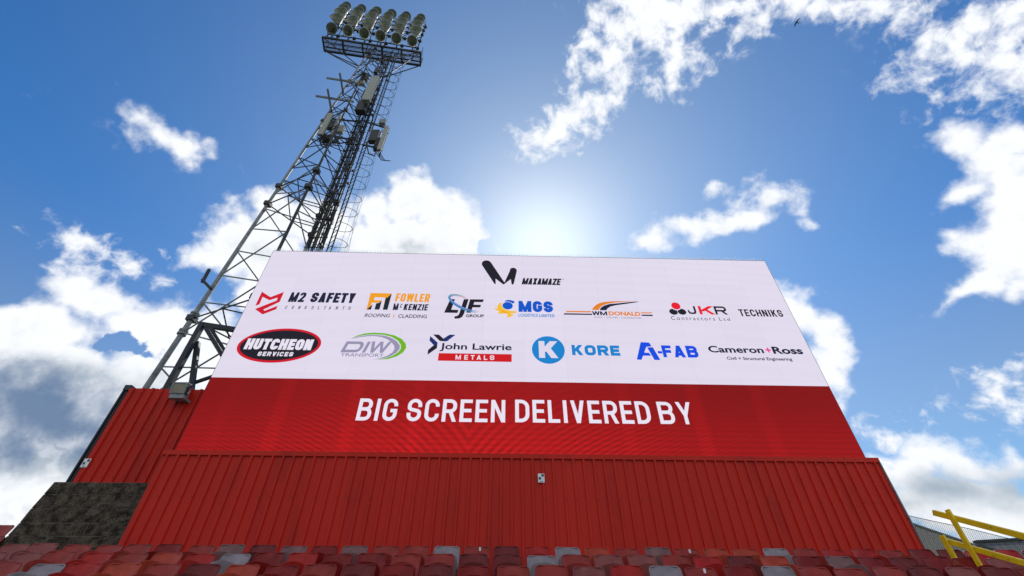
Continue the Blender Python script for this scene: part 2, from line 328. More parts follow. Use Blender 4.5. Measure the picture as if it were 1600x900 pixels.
# ------------------------------------------------------------------ ground and terrace
b = MB(); b.box((-1500, -1500, -.5), (1500, 2500, 0)); build('ground', b, K['ground'], kind='structure')
b = MB(); b.add([(-60, -110, .004), (60, -110, .004), (60, -4, .004), (-60, -4, .004)], [(0,1,2,3)]); build('grass_pitch', b, K['grass'], kind='structure')
ROWS = [(8.21, 1.667+EYE), (7.43, 1.410+EYE), (6.65, 1.140+EYE)]
b = MB(); px_ = [(5.0, 0)]
trd = []
for k in range(-3, 7):      # steps rising away from the pitch
    yb = 8.21-k*.78; tz = (1.667+EYE-.80)-k*.262
    if tz > .02: trd.append((yb, tz))
for yb, tz in trd:
    x1 = 11.0 if yb < 8.8 else -8.75
    b.box((-16, yb-.50, -.2), (x1, yb+.279, tz))
    if yb < 8.0: pass
build('terrace_steps', b, K['conc'], kind='structure', bevel=.0)
b = MB(); b.box((8.0, 8.492, -.2), (11, 9.6, 2.43)); build('terrace_landing', b, K['conc'], kind='structure')

# ------------------------------------------------------------------ red cladding
def sheet(x0, n, y, z0, z1, pitch=.2025):
    prof = [(x0, y)]; x = x0
    for k in range(n):
        c = x0+(k+.5)*pitch
        prof += [(c-.027, y), (c-.018, y-.034), (c+.018, y-.034), (c+.027, y)]
    prof.append((x0+n*pitch, y)); mb = MB(); vs = [(a, q, z0) for a, q in prof]+[(a, q, z1) for a, q in prof]
    k = len(prof); mb.add(vs, [(i, i+1, k+i+1, k+i) for i in range(k-1)]); 
    vs = [(a, q+.002, z0) for a, q in prof]+[(a, q+.002, z1) for a, q in prof]
    mb.add(vs, [(i+1, i, k+i, k+i+1) for i in range(k-1)]); return mb
YC = 8.90
cl = at(256, 709, YC); crr = at(1372, 721.5, YC); zt = 3.385+EYE-.006
X0, X1 = cl.x, crr.x
wall = thing('cladding_wall', ((X0+X1)/2, YC, 1.6), 'long red ribbed metal wall running under the big screen behind the seats', 'wall')
nr = 70; pit = (X1-X0)/nr
for k in range(14):
    build('cladding_sheet', sheet(X0+k*5*pit, 5, YC+(.0012 if k % 2 else 0), 1.7, zt, pit), K['clad'], wall)
b = MB(); b.box((X0-.012, YC-.036, zt-.035), (X1+.012, YC+.09, zt+.055))
build('top_flashing', b, K['clad'], wall)
b = MB(); b.box((X1+.002, YC-.03, 1.7), (X1+.02, YC+.35, zt-.036)); build('end_flashing', b, K['steel'], wall)
b = MB(); b.box((X0+.02, YC+.02, 1.7), (X1, YC+.09, zt-.04)); build('backing_rail', b, K['dsteel'], wall)
b = MB(); zs = at(845, 781.5, YC).z
seq = [0,1,0,1,1,0,1]
for k in range(nr):
    if seq[k % 7] : 
        c = X0+(k+.5)*pit; b.box((c-.009, YC-.040, zs-.009), (c+.009, YC-.0342, zs+.009))
    if k % 3 == 0:
        c = X0+(k+.5)*pit; b.box((c-.008, YC-.040, zt-.09), (c+.008, YC-.0342, zt-.074))
build('screws', b, K['screw'], wall, kind='stuff')
# upper side wall left of the screen
YS = 9.04
SX0 = at(204, 605, YS).x; SX1 = X0+.33; zb = at(170, 755, YS).z; ztp = at(250, 608, YS).z
side = thing('side_cladding_wall', ((SX0+SX1)/2, YS, zb), 'short raised red ribbed metal wall standing on dark blocks left of the screen', 'wall')
ns = 9; pit2 = (SX1-SX0)/ns
for k, n in ((0, 3), (3, 3), (6, 3)):
    build('cladding_sheet', sheet(SX0+k*pit2, n, YS+(.0012 if k == 3 else 0), zb, ztp+.012*(k == 0), pit2), K['clad2'], side)
b = MB(); b.box((SX0+.01, YS+.03, zb), (SX1, YS+.06, ztp-.05)); build('backing_rail', b, K['dsteel'], side)
b = MB()
for k in range(ns):
    c = SX0+(k+.5)*pit2
    for zz in (ztp-.10, (zb+ztp)/2+.2, zb+.10): b.box((c-.008, YS-.040, zz-.008), (c+.008, YS-.0342, zz+.008))
build('screws', b, K['screw'], side, kind='stuff')
b = MB(); ex = SX0-.012
b.box((ex-.13, YS+.02, zb-.02), (ex-.10, YS+.16, ztp+.04)); b.box((ex-.10, YS+.10, zb-.02), (ex-.002, YS+.16, ztp-.02)); b.box((ex-.055, YS+.02, zb-.02), (ex-.035, YS+.10, ztp-.05)); b.box((ex-.14, YS+.018, ztp-.02), (ex-.0, YS+.165, ztp+.10))
build('edge_channel', b, K['beam'], side)
b = MB(); p = at(208, 603, YS+.2); b.tube([(p.x, p.y, ztp-.1), (p.x, p.y, ztp+.07)], .02); b.lathe([(0,.0),(.03,.0),(.03,.04),(0,.05)], (p.x, p.y, ztp+.05), (0,0,1), 8); build('bolt_post', b, K['dsteel'], side)

# dark block wall
bw = thing('block_wall', (-7.4, 9.0, 1.5), 'old soot-black concrete block wall under the red side cladding at far left', 'wall')
YB = 8.98
levels = [at(150, y, YB).z for y in (753.5, 773, 795, 817.5, 838)]+[at(150, 861, YB).z]
levels += [levels[-1]-.22*(k+1) for k in range(4)]
ends = [-8.25, -8.30, -8.36, -8.40, -8.46, -8.62, -8.62, -8.62, -8.62]
joints = [[-7.98, -7.1], [-8.1, -7.5, -6.85], [-8.14, -7.0], [-7.82, -7.2], [-8.05, -7.3], [-7.8, -7.1], [-8.1, -7.4], [-7.8, -7], [-8, -7.2]]
for r_ in range(9):
    z1, z0 = levels[r_], levels[r_+1]; xs = [ends[r_]]+joints[r_]+[-6.45]
    for i in range(len(xs)-1):
        mb = MB(); a_, c_ = xs[i]+.006, xs[i+1]-.006; j = random.uniform(-.002, .002); q = [random.uniform(-.007, .007) for _ in range(8)]
        n_ = max(2, int((c_-a_)/.16)); vs = []; fs = []
        # rough face: a small grid of picked stone
        rows_ = 4
        for yy in range(rows_+1):
            for xx in range(n_+1):
                edge = xx in (0, n_) or yy in (0, rows_)
                aa_ = a_+(0 if i else (ends[min(r_+1, 8)]-ends[r_])*(1-yy/rows_)); vs.append((aa_+(c_-aa_)*xx/n_, YB+j+(.0 if edge else random.uniform(-.013, .0)), z0+.005+(z1-z0-.010)*yy/rows_))
        for yy in range(rows_):
            for xx in range(n_):
                k_ = yy*(n_+1)+xx; fs.append((k_, k_+1, k_+n_+2, k_+n_+1))
        mb.add(vs, fs); e0 = a_+(0 if i else (ends[min(r_+1, 8)]-ends[r_])); y0_, y1_ = YB+j+.0045, YB+.32; q0_, q1_ = z0+.005, z1-.005
        mb.add([(e0, y0_, q0_), (c_, y0_, q0_), (c_, y1_, q0_), (e0, y1_, q0_), (a_, y0_, q1_), (c_, y0_, q1_), (c_, y1_, q1_), (a_, y1_, q1_)], [(0,3,2,1),(4,5,6,7),(0,1,5,4),(1,2,6,5),(2,3,7,6),(3,0,4,7)])
        build('block', mb, K['block'], bw)
b = MB()
for r_ in range(9): b.box((ends[r_]+.02, YB+.0065, levels[r_+1]-.0), (-6.45, YB+.30, levels[r_]-.0))
build('mortar', b, K['mortar'], bw)

# ------------------------------------------------------------------ big screen
D = 9.0
def S(px, py):
    p = at(px, py, D); return p.x, p.z
sL, sR = -6.348, 7.428; sT, sM, sB = 9.070+EYE, 5.102+EYE, 3.30+EYE
scr = thing('led_screen', (.54, D, sB), 'huge lit screen with sponsor logos on white above a red band', 'screen')
b = MB(); b.add([(sL, D, sM), (sR, D, sM), (sR, D, sT), (sL, D, sT)], [(0,1,2,3)]); build('white_display', b, K['s_white'], scr, label='pale lilac display area carrying the logos')
b = MB(); b.add([(sL, D, sB), (sR, D, sB), (sR, D, sM), (sL, D, sM)], [(0,1,2,3)]); build('red_display', b, K['s_red'], scr, label='glowing red display band with fine moire lines')
b = MB(); b.box((sL-.006, D+.003, sB-.1), (sR+.006, D+.30, sT+.010)); build('cabinet', b, K['dsteel'], scr)
b = MB(); b.box((sL-.006, D-.004, sT), (sR+.006, D+.0025, sT+.008)); b.box((sL-.006, D-.004, sB), (sL, D+.0025, sT)); b.box((sR, D-.004, sB), (sR+.006, D+.0025, sT)); build('edge_trim', b, K['beam'], scr)
b = MB(); xx = sL
while xx < sR:
    for dx, dy in ((-.05, -.07), (.0, -.02), (.05, .05), (.01, -.1)):
        if random.random() < .93:
            b.add([(xx-.010, D+.1, sT+.012), (xx+.010, D+.1, sT+.012), (xx, D+.1+.012, sT+.012), (xx+dx+random.uniform(-.01,.01), D+.1+dy, sT+.165+random.uniform(-.012,.01))], [(0,1,3),(1,2,3),(2,0,3)])
    xx += .075
b.box((sL, D+.07, sT+.0125), (sR, D+.13, sT+.02))
build('bird_spikes', b, K['spike'], scr, kind='stuff')

# ---- flat lettering on the display (a small stroke alphabet plus the built-in face)
INK = {'k': emit('print_black', (30, 28, 40)), 'r': emit('print_red', (205, 20, 42)), 'w': emit('print_white', (232, 226, 242)), 'o': emit('print_orange', (240, 160, 35)),
       'n': emit('print_navy', (28, 32, 60)), 'b': emit('print_blue', (12, 85, 200)), 'lb': emit('print_light_blue', (25, 130, 205)), 'g': emit('print_green', (110, 180, 35)),
       'v': emit('print_grey_violet', (150, 145, 175)), 'eb': emit('print_electric_blue', (20, 75, 225)), 'p': emit('print_pink', (240, 60, 140)), 'dr': emit('print_deep_red', (205, 22, 30)),
       'y': emit('print_yellow', (245, 190, 50)), 'g2': emit('print_slate_grey', (110, 105, 125)), 'do': emit('print_burnt_orange', (228, 130, 35)), 'nb': emit('print_royal_navy', (30, 45, 110)),
       'jr': emit('print_signal_red', (232, 25, 45)), 'lav': emit('print_lilac', (222, 215, 235)), 'dg': emit('print_dark_green_black', (25, 40, 50))}
def strokes(ch, w, t):
    """centre lines / polygons of a condensed capital, height 1; returns list of closed polygons"""
    out = []; a = t/2; hy = t*.5
    def line(pts, closed=False):
        P_ = []
        for p in pts:
            if not P_ or (Vector(p)-P_[-1]).length > .012: P_.append(Vector((p[0], p[1])))
        if closed and (P_[0]-P_[-1]).length < .012: P_.pop()
        n = len(P_); q = []
        for i, p in enumerate(P_):
            if closed: d0 = (p-P_[i-1]).normalized(); d1 = (P_[(i+1) % n]-p).normalized()
            else:
                d0 = (p-P_[i-1]).normalized() if i else (P_[1]-p).normalized(); d1 = (P_[i+1]-p).normalized() if i < n-1 else d0
            nn = Vector((-(d0.y+d1.y), d0.x+d1.x)); nn.normalize(); c = max(.35, nn.dot(Vector((-d0.y, d0.x))))
            q.append((p+nn*(a/c), p-nn*(a/c)))
        rng = range(n if closed else n-1)
        for i in rng:
            j = (i+1) % n; out.append([tuple(q[i][0]), tuple(q[j][0]), tuple(q[j][1]), tuple(q[i][1])])
    def diag(x0, y0, x1, y1, k=1.): 
        h = a*k*math.hypot(x1-x0, y1-y0)/abs(y1-y0); out.append([(x0-h, y0), (x0+h, y0), (x1+h, y1), (x1-h, y1)])
    def vb(x, y0=0., y1=1.): out.append([(x-a, y0), (x+a, y0), (x+a, y1), (x-a, y1)])
    def hb(y, x0=0., x1=None): x1 = w if x1 is None else x1; out.append([(x0, y-hy), (x1, y-hy), (x1, y+hy), (x0, y+hy)])
    def arc(cx, cy, r, a0, a1, n=5, ry=None):
        ry = r if ry is None else ry; return [(cx+r*cos(R(a0+(a1-a0)*i/n)), cy+ry*sin(R(a0+(a1-a0)*i/n))) for i in range(n+1)]
    l, r_, bo, to = a, w-a, a, 1-a; rd = min((w-t)*.5, .22, to-.67 if ch in 'SCG2' else 1.)
    if ch == 'I': vb(a)
    elif ch == 'L': vb(a); hb(hy, a)
    elif ch == 'T': vb(w/2, 0, 1-t+.01); hb(1-hy)
    elif ch == 'E': vb(a); hb(hy, a); hb(1-hy, a); hb(.5, a, w*.93)
    elif ch == 'F': vb(a); hb(1-hy, a); hb(.49, a, w*.93)
    elif ch == 'H': vb(a); vb(w-a); hb(.5, a, w-a)
    elif ch == 'N': vb(a); vb(w-a); diag(a*1.0, 1, w-a*1.0, 0, .95)
    elif ch == 'M': vb(a); vb(w-a); diag(a*.9, 1, w/2, .12, .85); diag(w-a*.9, 1, w/2, .12, .85); out.append([(w/2-a*.9, .0), (w/2+a*.9, .0), (w/2+a*.9, .14), (w/2-a*.9, .14)])
    elif ch == 'V': diag(a*1.1, 1, w/2, 0); diag(w-a*1.1, 1, w/2, 0)
    elif ch == 'W': diag(a, 1, w*.27, 0, .95); diag(w/2, 1, w*.27, 0, .85); diag(w/2, 1, w*.73, 0, .85); diag(w-a, 1, w*.73, 0, .95)
    elif ch == 'A': diag(a*1.1, 0, w/2, 1); diag(w-a*1.1, 0, w/2, 1); hb(.27, w*.22, w*.78)
    elif ch == 'X': diag(a*1.15, 0, w-a*1.15, 1); diag(w-a*1.15, 0, a*1.15, 1)
    elif ch == 'Y': vb(w/2, 0, .46); diag(w/2, .38, a*1.15, 1); diag(w/2, .38, w-a*1.15, 1)
    elif ch == 'Z': hb(hy); hb(1-hy); diag(a*1.3, hy, w-a*1.3, 1-hy, 1.)
    elif ch == 'K': vb(a); diag(a*1.6, .36, w-a*1.25, 1); diag(w-a*1.15, 0, w*.42, .62)
    elif ch == 'O' or ch == 'Q': line(arc(r_-rd, to-rd, rd, 0, 90)+arc(l+rd, to-rd, rd, 90, 180)+arc(l+rd, bo+rd, rd, 180, 270)+arc(r_-rd, bo+rd, rd, 270, 360), True)
    elif ch == 'D': rr = min((w-t)*.62, .3); line([(l, bo), (l, to)]+arc(r_-rr, to-rr, rr, 90, 0)+arc(r_-rr, bo+rr, rr, 0, -90), True)
    elif ch == 'U': line([(l, 1)]+arc(l+rd, bo+rd, rd, 180, 270)+arc(r_-rd, bo+rd, rd, 270, 360)+[(r_, 1)])
    elif ch == 'J': line([(l, .3)]+arc(l+rd, bo+rd, rd, 180, 270)+arc(r_-rd, bo+rd, rd, 270, 360)+[(r_, 1)])
    elif ch == 'C': line([(r_, .66)]+arc(r_-rd, to-rd, rd, 0, 90)+arc(l+rd, to-rd, rd, 90, 180)+arc(l+rd, bo+rd, rd, 180, 270)+arc(r_-rd, bo+rd, rd, 270, 360)+[(r_, .34)])
    elif ch == 'G': line([(r_, .66)]+arc(r_-rd, to-rd, rd, 0, 90)+arc(l+rd, to-rd, rd, 90, 180)+arc(l+rd, bo+rd, rd, 180, 270)+arc(r_-rd, bo+rd, rd, 270, 360)+[(r_, .46)]); hb(.46, w*.52, w)
    elif ch == 'S': line([(r_, .63)]+arc(r_-rd, to-rd, rd, 0, 90)+arc(l+rd, to-rd, rd, 90, 180)+[(l, .64), (l+.02*w, .58), (l+w*.14, .52), (r_-w*.14, .46), (r_-.02*w, .40), (r_, .34)]+arc(r_-rd, bo+rd, rd, 0, -90)+arc(l+rd, bo+rd, rd, 270, 180)+[(l, .37)])
    elif ch == '2': line([(l, .68)]+arc(l+rd, to-rd, rd, 180, 90)+arc(r_-rd, to-rd, rd, 90, 0)+[(r_, .60), (l+.02, .10), (l, hy)]); hb(hy)
    elif ch in 'PR':
        rr = min((w-t)*.5, .2, (to-.48)/2); line([(l, .46), (l, to)]+arc(r_-rr, to-rr, rr, 90, 0)+arc(r_-rr, .46+rr, rr, 0, -90), True); vb(a)
        if ch == 'R': diag(w-a*1.05, 0, w*.56, .46)
    elif ch == 'B':
        rr = min((w-t)*.46, .19, (to-.55)/2); line([(l, .52), (l, to)]+arc(r_-rr-.02*w, to-rr, rr, 90, 0)+arc(r_-rr-.02*w, .52+rr, rr, 0, -90), True); line([(l, bo), (l, .52)]+arc(r_-rr, .52-rr, rr, 90, 0)+arc(r_-rr, bo+rr, rr, 0, -90), True); vb(a)
    return out
GW = {'I': 0, 'M': 1.36, 'W': 1.45, 'J': .95, 'L': .82, 'E': .86, 'F': .84, 'T': .92}
LAY = [0]
class Art:
    """one logo: flat shapes on the display, each layer a hair in front of the last"""
    def __init__(s): s.mb = MB(); s.mats = []; s.k = 0; s.em = s.mb; s.words = []; s.single = False
    def slot(s, txt):            # every word is a mesh of its own; letters set one by one share theirs
        one = len(txt) == 1
        if not (one and s.single and s.words): s.words.append(MB())
        s.single = one; return s.words[-1]
    def mi(s, ink):
        m_ = INK[ink]
        if m_ not in s.mats: s.mats.append(m_)
        return s.mats.index(m_)
    def depth(s): s.k += 1; return D-.002-s.k*.0011
    def poly(s, pts, ink, raw=False, y=None):
        y = s.depth() if y is None else y; q = [S(*p) if not raw else p for p in pts]
        ar = sum(q[i][0]*q[(i+1) % len(q)][1]-q[(i+1) % len(q)][0]*q[i][1] for i in range(len(q)))
        if ar < 0: q = q[::-1]
        s.mb.add([(a, y, c) for a, c in q], [tuple(range(len(q)))], s.mi(ink)); return s
    def ell(s, c, rx, ry, ink, rot=0., n=40, a0=0, a1=360):      # pixel-sized ellipse of the photographed print, in display units
        cx, cz = S(*c); u = (S(c[0]+rx, c[1])[0]-S(c[0]-rx, c[1])[0])/2; v = (S(c[0], c[1]-ry)[1]-S(c[0], c[1]+ry)[1])/2; t = R(rot)
        s.poly([(cx+u*cos(R(a0+(a1-a0)*i/n))*cos(t)-v*sin(R(a0+(a1-a0)*i/n))*sin(t), cz+u*cos(R(a0+(a1-a0)*i/n))*sin(t)+v*sin(R(a0+(a1-a0)*i/n))*cos(t)) for i in range(n)], ink, True); return s
    def word(s, txt, L_, R_, T_, B_, ink, t=.16, w=.5, gap=.1, slant=0.):
        """txt fitted between the photographed left/right ends and top/bottom lines"""
        x0, x1 = S(*L_)[0], S(*R_)[0]; z1, z0 = S(*T_)[1], S(*B_)[1]; H = z1-z0; W_ = x1-x0-abs(slant)*H
        ws = [(t if c == 'I' else (.45*w if c == ' ' else w*GW.get(c, 1.))) for c in txt]
        tot = sum(ws)+gap*(len(txt)-1); k = W_/tot; cur = 0.; kz = H
        asp = k/H      # stroke weight is a share of the letter height
        te = min(t, .44*w*asp) if w else t; y0 = s.depth(); s.mb = s.slot(txt)
        for c, wc in zip(txt, ws):
            gl = strokes(c, wc*asp if c != 'I' else te, te)
            if c == 'I': cur += (wc-te/asp)/2
            for j, pg in enumerate(gl):
                s.poly([(x0+cur*k+p[0]*H+slant*H*p[1]+(0 if slant >= 0 else -slant*H), z0+p[1]*H) for p in pg], ink, True, y0-j*.00008)
            cur += wc+gap-((wc-te/asp)/2 if c == 'I' else 0)
        s.mb = s.em; return s
    def font(s, txt, L_, R_, T_, B_, ink, bold=0., slant=0., spacing=1.):
        cu = bpy.data.curves.new('tmp', 'FONT'); cu.body = txt; cu.offset = bold; cu.space_character = spacing; cu.resolution_u = 3
        ob = bpy.data.objects.new('tmp', cu); COL.objects.link(ob); dg = bpy.context.evaluated_depsgraph_get(); me = bpy.data.meshes.new_from_object(ob.evaluated_get(dg))
        vs = [v.co.copy() for v in me.vertices]; fs = [tuple(p.vertices) for p in me.polygons]; COL.objects.unlink(ob); bpy.data.objects.remove(ob); bpy.data.meshes.remove(me)
        mnx, mxx = min(v.x for v in vs), max(v.x for v in vs); mny, mxy = min(v.y for v in vs), max(v.y for v in vs)
        x0, x1 = S(*L_)[0], S(*R_)[0]; z1, z0 = S(*T_)[1], S(*B_)[1]; H = z1-z0; W_ = x1-x0-slant*H; y = s.depth()
        out = []
        for v in vs:
            fz = (v.y-mny)/(mxy-mny); out.append((x0+(v.x-mnx)/(mxx-mnx)*W_+slant*H*fz, y, z0+fz*H))
        s.slot(txt).add(out, fs, s.mi(ink)); return s
    def done(s, name, label):
        ws = list(s.words)
        o = build(name, s.em if s.em.v else ws.pop(0), s.mats, scr, label=label)
        for w_ in ws: build('lettering', w_, s.mats, o)
        return o
def cv(ox, oy, k): return lambda x, y: (ox+x/k, oy+y/k)
# headline
c = cv(520, 590, 2.6667)
for txt, xl, yl, xr, yr, tt, bb in (('BIG', 94, 178, 277, 90, (190, 88), (190, 180)), ('SCREEN', 303, 180, 719, 95, (510, 91), (510, 184.5)), ('DELIVERED', 760, 187, 1331, 190, (1045, 96), (1045, 190)), ('BY', 1366, 190, 1486, 104, (1425, 102), (1425, 194))):
    A = Art(); A.word(txt, c(xl, yl), c(xr, yr), c(*tt), c(*bb), 'w', t=.155, w=.46, gap=.105); A.done('headline_word', {'BIG': 'large white word at the left of the headline', 'SCREEN': 'large white second word of the headline', 'DELIVERED': 'longest white word of the headline', 'BY': 'short white word at the right of the headline'}[txt])
# maker's mark at the top
c = cv(740, 400, 8.18); A = Art()
def cap(p, q, r0, n=9):     # rounded end
    return [(p[0]+(q[0]-p[0])*.5+0, 0)]
A.poly([c(*p) for p in [(265,355),(108,118),(104,98),(112,76),(132,62),(160,57),(190,60),(212,72),(228,92),(388,330),(395,338),(462,192),(466,170),(482,154),(508,150),(534,158),(550,174),(552,196),(514,352),(508,364),(492,366),(484,355),(476,296),(402,352),(390,364),(376,362),(280,290),(284,352),(278,360)]], 'k')
A.word('MAXAMAZE', c(612, 360), c(1122, 300), c(880, 287), c(880, 369), 'k', t=.27, w=.52, gap=.03, slant=.22)
A.word('T', c(1126, 302), c(1138, 302), c(1130, 294), c(1130, 304), 'k', t=.3, w=.6); A.word('M', c(1140, 304), c(1156, 304), c(1148, 294), c(1148, 304), 'k', t=.2, w=.6)
A.done('sponsor_logo', 'black rounded letter M emblem with slanted black name at top centre')
# row one
c = cv(390, 445, 8.889); A = Art()
A.poly([c(*p) for p in [(80,292),(172,97),(290,172),(478,100),(418,238),(190,345),(210,362),(392,292),(370,340),(180,412),(75,338),(378,218),(392,178),(276,215),(182,168),(136,272)]], 'r')
A.word('M2', c(528, 238), c(804, 110), c(665, 106), c(665, 241), 'n', t=.24, w=.62, gap=.12, slant=.03)
A.word('SAFETY', c(832, 238), c(1490, 120), c(1160, 113), c(1160, 250), 'n', t=.24, w=.62, gap=.09, slant=.03)
for ch_, x_ in zip('CONSULTANTS', (488, 580, 670, 758, 855, 942, 1025, 1095, 1192, 1283, 1368)):
    yy = 292+(x_-488)*.017; A.word(ch_, c(x_, yy+45), c(x_+46, yy), c(x_+20, yy), c(x_+20, yy+45), 'g2', t=.17, w=.62, slant=.02)
A.done('sponsor_logo', 'red angular shield emblem beside dark italic capitals, upper left')
c = cv(560, 445, 7.619); A = Art()
A.poly([c(*p) for p in [(146,98),(398,104),(345,298),(290,297),(322,152),(194,148),(186,185),(280,186),(258,212),(158,214),(150,250),(102,292),(97,296)]], 'o')
A.poly([c(*p) for p in [(398,106),(346,299),(290,298),(328,150),(340,158)]], 'dg'); A.poly([c(*p) for p in [(280,188),(250,297),(192,296),(212,222),(252,214)]], 'dg'); A.poly([c(*p) for p in [(97,297),(150,252),(170,232),(150,297)]], 'dg')
A.word('FOWLER', c(432, 198), c(862, 112), c(645, 107), c(645, 205), 'o', t=.19, w=.48, gap=.09, slant=.04)
A.word('M', c(408, 302), c(484, 230), c(445, 224), c(445, 303), 'n', t=.19, w=.6, slant=.0)
A.word('C', c(494, 276), c(526, 230), c(510, 228), c(510, 277), 'n', t=.2, w=.6, slant=.08); A.word('I', c(508, 296), c(512, 296), c(510, 292), c(510, 300), 'o', t=.5)
A.word('KENZIE', c(532, 308), c(838, 240), c(685, 233), c(685, 308), 'n', t=.19, w=.50, gap=.1, slant=.07)
A.font('ROOFING', c(70, 388), c(384, 350), c(225, 347), c(225, 389), 'n', .012, .15); A.font('&', c(406, 388), c(440, 352), c(420, 352), c(420, 390), 'o', .01); A.font('CLADDING', c(472, 394), c(820, 358), c(645, 357), c(645, 400), 'n', .012, .0)
A.done('sponsor_logo', 'orange and black square F emblem with orange and dark capitals')
A = Art()
A.poly([c(*p) for p in [(1020,332),(1095,170),(1150,172),(1105,297),(1192,300),(1178,336)]], 'k')
A.poly([c(*p) for p in [(1256,172),(1312,173),(1258,345),(1235,385),(1200,402),(1150,404),(1142,398),(1146,376),(1175,372),(1198,352)]], 'k')
A.poly([c(*p) for p in [(1330,174),(1494,176),(1480,208),(1380,207),(1370,238),(1462,240),(1450,270),(1358,270),(1340,334),(1284,333)]], 'k')
def swoosh(A, cx, cy, rx, ry, rot, off, th, a0, a1, ink, n=26):
    o = []; i_ = []
    for k in range(n+1):
        u = k/n; a = R(a0+(a1-a0)*u); w_ = th*math.sin(pi*u)**.7+.3
        for lst, e in ((o, off+w_/2), (i_, off-w_/2)):
            x = (rx+e)*cos(a); y = (ry+e)*sin(a); t = R(rot); lst.append(c(cx+x*cos(t)-y*sin(t), cy+x*sin(t)+y*cos(t)))
    A.poly(o+i_[::-1], ink)
swoosh(A, 1262, 222, 196, 66, 24, 4, 13, 20, 262, 'g', 30); swoosh(A, 1262, 222, 194, 64, 24, 10, 9, 10, 270, 'lb'); swoosh(A, 1262, 222, 190, 62, 24, -6, 20, 18, 240, 'b'); swoosh(A, 1262, 222, 190, 62, 24, -2, 5, 225, 280, 'r'); swoosh(A, 1262, 222, 190, 62, 24, -8, 3, 20, 230, 'w')
A.font('GROUP', c(1278, 386), c(1496, 358), c(1385, 355), c(1385, 390), 'k', .03)
A.done('sponsor_logo', 'three black italic letters crossed by a blue ring')
c = cv(740, 400, 8.18); A = Art()
A.poly([c(*p) for p in [(365,590),(320,612),(302,650),(310,672),(262,665),(285,690),(330,708),(305,738),(372,738),(420,735),(440,760),(415,785),(462,783),(505,762),(500,748),(470,742),(480,734),(545,728),(550,706),(500,706),(450,700),(405,682),(370,655),(352,625)]], 'y')
A.poly([c(*p) for p in [(360,690),(400,712),(450,722),(400,728),(365,716)]], 'o')
A.ell(c(435, 638), 67/8.18, 47/8.18, 'b', -10)
A.poly([c(*p) for p in [(400,590),(402,575),(430,563),(470,565),(520,580),(525,588),(515,605),(498,608),(480,598),(462,608),(452,592),(425,582)]], 'b')
A.ell(c(435, 638), 74/8.18, 53/8.18, 'lav', -10); A.ell(c(435, 638), 66/8.18, 47/8.18, 'b', -10)
A.word('MGS', c(575, 718), c(1018, 720), c(795, 580), c(795, 720), 'b', t=.285, w=.76, gap=.10)
A.font('LOGISTICS', c(574, 776), c(820, 745), c(700, 741), c(700, 780), 'lb', .02); A.word('LIMITED', c(838, 782), c(1032, 750), c(940, 747), c(940, 785), 'lb', t=.17, w=.75, gap=.2)
A.done('sponsor_logo', 'blue ball with yellow feathery swirl beside blue capitals')
c = cv(870, 460, 10.); A = Art()
A.poly([c(*p) for p in [(550,242),(575,200),(620,160),(680,132),(760,116),(900,108),(1100,108),(1230,110),(1080,116),(900,130),(790,148),(720,172),(680,200),(648,246)]], 'do')
A.poly([c(*p) for p in [(668,248),(690,208),(740,176),(820,152),(960,140),(1130,122),(1288,110),(1230,128),(1080,150),(920,172),(840,190),(795,218),(770,250)]], 'n')
A.poly([c(*p) for p in [(152,259),(538,264),(536,284),(138,278)]], 'do'); A.poly([c(*p) for p in [(118,296),(556,304),(552,324),(106,318)]], 'n')
A.poly([c(*p) for p in [(1312,282),(1486,284),(1490,300),(1318,299)]], 'do'); A.poly([c(*p) for p in [(1330,318),(1496,321),(1500,343),(1318,338)]], 'n')
A.word('WM', c(556, 328), c(780, 268), c(670, 268), c(670, 330), 'n', t=.30, w=1.1, gap=.06); A.font('DONALD', c(815, 332), c(1300, 284), c(1060, 273), c(1060, 337), 'do', .04)
A.font('CIVILS', c(585, 375), c(712, 350), c(650, 350), c(650, 374), 'g2'); A.font('UTILITIES', c(768, 378), c(952, 354), c(860, 354), c(860, 378), 'g2'); A.font('CONTRACTORS', c(1008, 385), c(1316, 360), c(1160, 360), c(1160, 385), 'g2')
A.ell(c(740, 366), .5, .4, 'g2', n=8); A.ell(c(980, 370), .5, .4, 'g2', n=8)
A.done('sponsor_logo', 'orange and navy curved road swoosh over striped name')
c = cv(1030, 460, 6.667); A = Art()
A.ell(c(192, 177), 50/6.667, 40/6.667, 'lav', -20)
A.ell(c(149, 182), 44/6.667, 31/6.667, 'k', -8); A.ell(c(236, 182), 48/6.667, 35/6.667, 'lav', -8); A.ell(c(236, 182), 44/6.667, 31/6.667, 'k', -8); A.ell(c(172, 124), 53/6.667, 44/6.667, 'lav', -15); A.ell(c(172, 122), 46/6.667, 36/6.667, 'jr', -15)
A.word('J', c(306, 206), c(394, 207), c(350, 125), c(350, 207), 'k', t=.2, w=.8); A.word('K', c(425, 208), c(552, 130), c(480, 125), c(480, 211), 'jr', t=.26, w=.9); A.word('R', c(590, 210), c(715, 212), c(640, 128), c(640, 213), 'k', t=.2, w=.8)
A.font('Contractors', c(125, 262), c(582, 270), c(350, 233), c(350, 272), 'k', 0, spacing=1.35); A.font('Ltd', c(628, 275), c(738, 276), c(680, 246), c(680, 278), 'k', 0, spacing=1.35)
A.done('sponsor_logo', 'one red and two black dots beside wide black and red letters')
A = Art(); A.word('TECHNIKS', c(846, 225), c(1298, 230), c(1070, 160), c(1070, 231), 'k', t=.18, w=.47, gap=.11); A.done('sponsor_logo', 'plain thin black capitals at the right end of the upper row')
